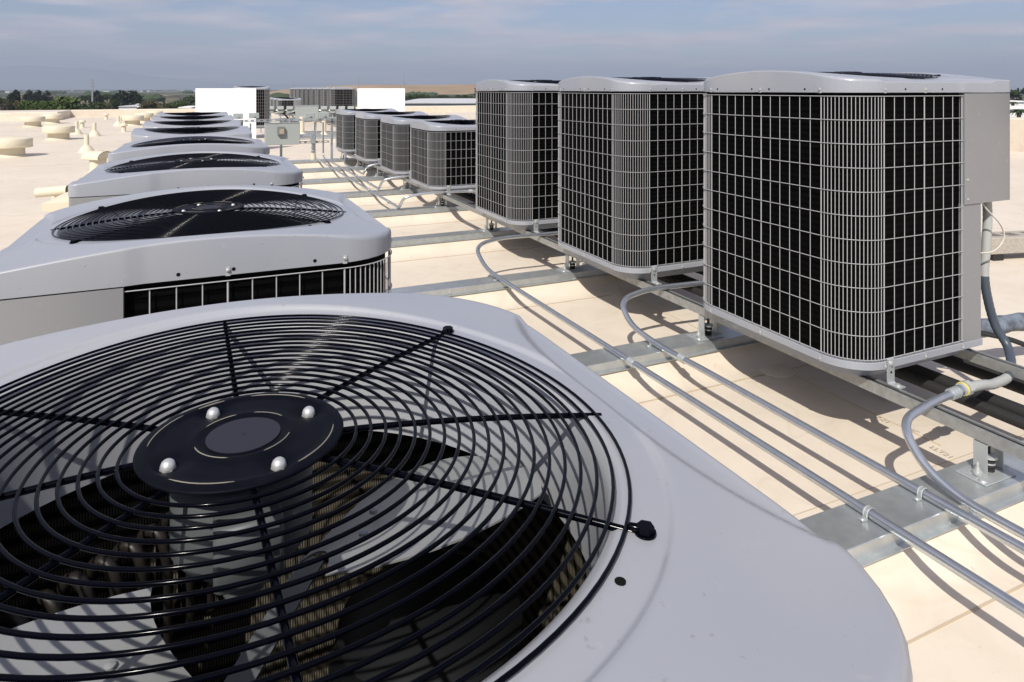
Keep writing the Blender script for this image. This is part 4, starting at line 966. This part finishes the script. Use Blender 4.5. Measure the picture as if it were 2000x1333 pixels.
def palm(px, D, py, w, lab):
    x, y = at(px, D); h = zt(py, D)-GZ; u = root('palm_tree', (x,y,GZ)); tag(u, lab, 'palm tree', 'palms beyond the right parapet')
    b = MB(); b.cyl((0,0,0),(0,0,h-w*.12),.22,.16,8); put('trunk', b.mesh('trunk', M['bark'], 50), u)
    b = MB(); b.lathe(0,0,[(.1,h-w*.22),(w*.1,h-w*.15),(w*.07,h-w*.05),(.02,h)],8); put('crown', b.mesh('crown', M['leafmid'], 40), u)
    for k in range(18):
        a = k*6.283/18+.2; L = w*.5; b = MB(); pts = []
        for t in range(8):
            s_ = t/7; pts.append(Vector((L*s_*math.cos(a), L*s_*math.sin(a), h-w*.08+w*(.22*(k%3)/2+.10)*s_-w*.38*s_*s_)))
        sd = Vector((-math.sin(a), math.cos(a), 0))
        for t in range(7):
            wd = w*.05*(1-abs(t/7-.4)*1.2)
            b.add([pts[t], pts[t+1], pts[t+1]+sd*wd-Vector((0,0,wd*.8)), pts[t]+sd*wd-Vector((0,0,wd*.8))], [(0,1,2,3)]); b.add([pts[t], pts[t+1], pts[t+1]-sd*wd-Vector((0,0,wd*.8)), pts[t]-sd*wd-Vector((0,0,wd*.8))], [(3,2,1,0)])
        put('frond', b.mesh('frond', M['leafmid'], 0), u)
palm(1990, 60, 213, 1.6, 'nearest palm just above the right parapet'); palm(1978, 90, 199, 1.3, 'smaller palm behind the nearest one, by the white shed')
def shed(px0, px1, D, pyt, dep, m, lab, mr=None):
    x0, y0 = at(px0, D); x1, y1 = at(px1, D); z1 = zt(pyt, D); v = Vector((x1-x0, y1-y0)); L = v.length; a = math.atan2(v.y, v.x)
    u = root('shed', (x0,y0,GZ), a); tag(u, lab, 'building'); h = z1-GZ
    b = MB(); b.box(0,L,0,dep,0,h-.35); put('wall', b.mesh('wall', M[m], 0), u)
    b = MB(); b.loft([[(-.3,-.3,h-.349),(L+.3,-.3,h-.349),(L+.3,dep+.3,h-.349),(-.3,dep+.3,h-.349)],[(-.3,-.3,h-.2),(L+.3,-.3,h-.2),(L+.3,dep+.3,h-.2),(-.3,dep+.3,h-.2)],[(-.3,dep*.45,h),(L+.3,dep*.45,h),(L+.3,dep*.55,h),(-.3,dep*.55,h)]]); put('roof', b.mesh('roof', M[mr or 'shed'], 0), u)
    n = max(2, int(L/4))
    for k in range(n):
        b = MB(); x = L*(k+.5)/n; b.box(x-.6,x+.6,-.05,-.002,h-2.6,h-1.2); put('window', b.mesh('window', M['compr'], 0), u)
shed(232, 284, 200, 206.5, 20, 'shed', 'long low pale shed right of the pair of conifers', 'shed'); shed(268, 282, 190, 202, 12, 'shedwhite', 'small white gabled building behind the long low shed','shedwhite')
shed(36, 49, 420, 185, 30, 'wallbeige', 'tan building between the first and second conifers','wallbeige'); shed(138, 153, 230, 205, 8, 'shedwhite', 'tiny white sheds at the end of the parapet gap')
shed(352, 372, 130, 208, 8, 'shedwhite', 'small white roofed hut left of the white panel', 'shedwhite')
shed(780, 948, 95, 197.5, 40, 'shed', 'long pale grey building roof beyond the far parapet'); shed(848, 858, 215, 195, 10, 'wallbeige', 'small tan building among the trees under the brown hill')
shed(1960, 2040, 150, 197, 40, 'shedwhite', 'white flat building behind the palms at the right edge', 'shedwhite'); shed(1950, 2060, 75, 209, 20, 'shedwhite', 'nearer white building just behind the nearest palm','shedwhite')
for (px0, px1, D, pyt, m, lab) in ((112,126,1700,178.9,'shedwhite','far white building left of the power pole, at the horizon'),(199,212,2300,177.7,'shedwhite','far white building right of the power pole, at the horizon'),(247,257,2500,177.3,'shedwhite','far white building above the pair of conifers'),
      (274,292,2500,177.5,'shedwhite','far pale buildings right of the conifer pair'),(9,18,1700,178.9,'shedwhite','far white building at the left edge, at the horizon'),(352,381,2300,177.5,'shedwhite','far pale buildings beside the white panel'),(306,318,700,187.5,'wallbeige','far tan building above the olive trees')):
    shed(px0, px1, D, pyt, 40, m, lab, m)
def pole(px, D, pyt, lab, arms=True):
    x, y = at(px, D); h = zt(pyt, D)-GZ; u = root('power_pole', (x,y,GZ), -YAW); tag(u, lab, 'power pole')
    s_ = D/300; b = MB(); b.cyl((0,0,0),(0,0,h),.42*s_,.16*s_,8); put('mast', b.mesh('mast', M['galv'], 40), u)
    if arms:
        for z in (5.5*s_*1333/1333*.22*4.545, 1.0):
            pass
        for dz in (1.2,2.5,3.9): b = MB(); b.box(-.62*s_,.62*s_,-.1*s_,.1*s_,h-dz*s_*.95,h-dz*s_*.95+.18*s_); b.cyl((-.5*s_,0,h-dz*s_*.95-.3*s_),(-.5*s_,0,h-dz*s_*.95),.09*s_,n=6); b.cyl((.5*s_,0,h-dz*s_*.95-.3*s_),(.5*s_,0,h-dz*s_*.95),.09*s_,n=6); put('cross_arm', b.mesh('cross_arm', M['lead'], 0), u)
pole(180.5, 300, 152, 'tall lattice like power pole with three cross arms left of centre')
pole(572, 500, 161, 'thin distant mast above the disconnect boxes', False); pole(700, 500, 150, 'thin distant mast above the left end of the smaller white panel', False); pole(788, 500, 144, 'thin distant mast above the right end of the smaller white panel', False)

# haze: a closed box of thin air round everything
b = MB(); b.box(-14000,14000,-14000,14000,-9.2,420)
hz = bpy.data.materials.new('haze'); hz.use_nodes = True; t = hz.node_tree; t.nodes.clear()
ho = N(t, 'ShaderNodeOutputMaterial'); hv = N(t, 'ShaderNodeVolumePrincipled'); hv.inputs['Color'].default_value = (.56,.655,.80,1); hv.inputs['Density'].default_value = 2.0e-4; hv.inputs['Anisotropy'].default_value = 0
t.links.new(hv.outputs[0], ho.inputs['Volume'])
o = put('haze', b.mesh('haze', hz, 0)); tag(o, 'thin blue grey haze filling the air over the roof and valley', 'haze', None, 'stuff')
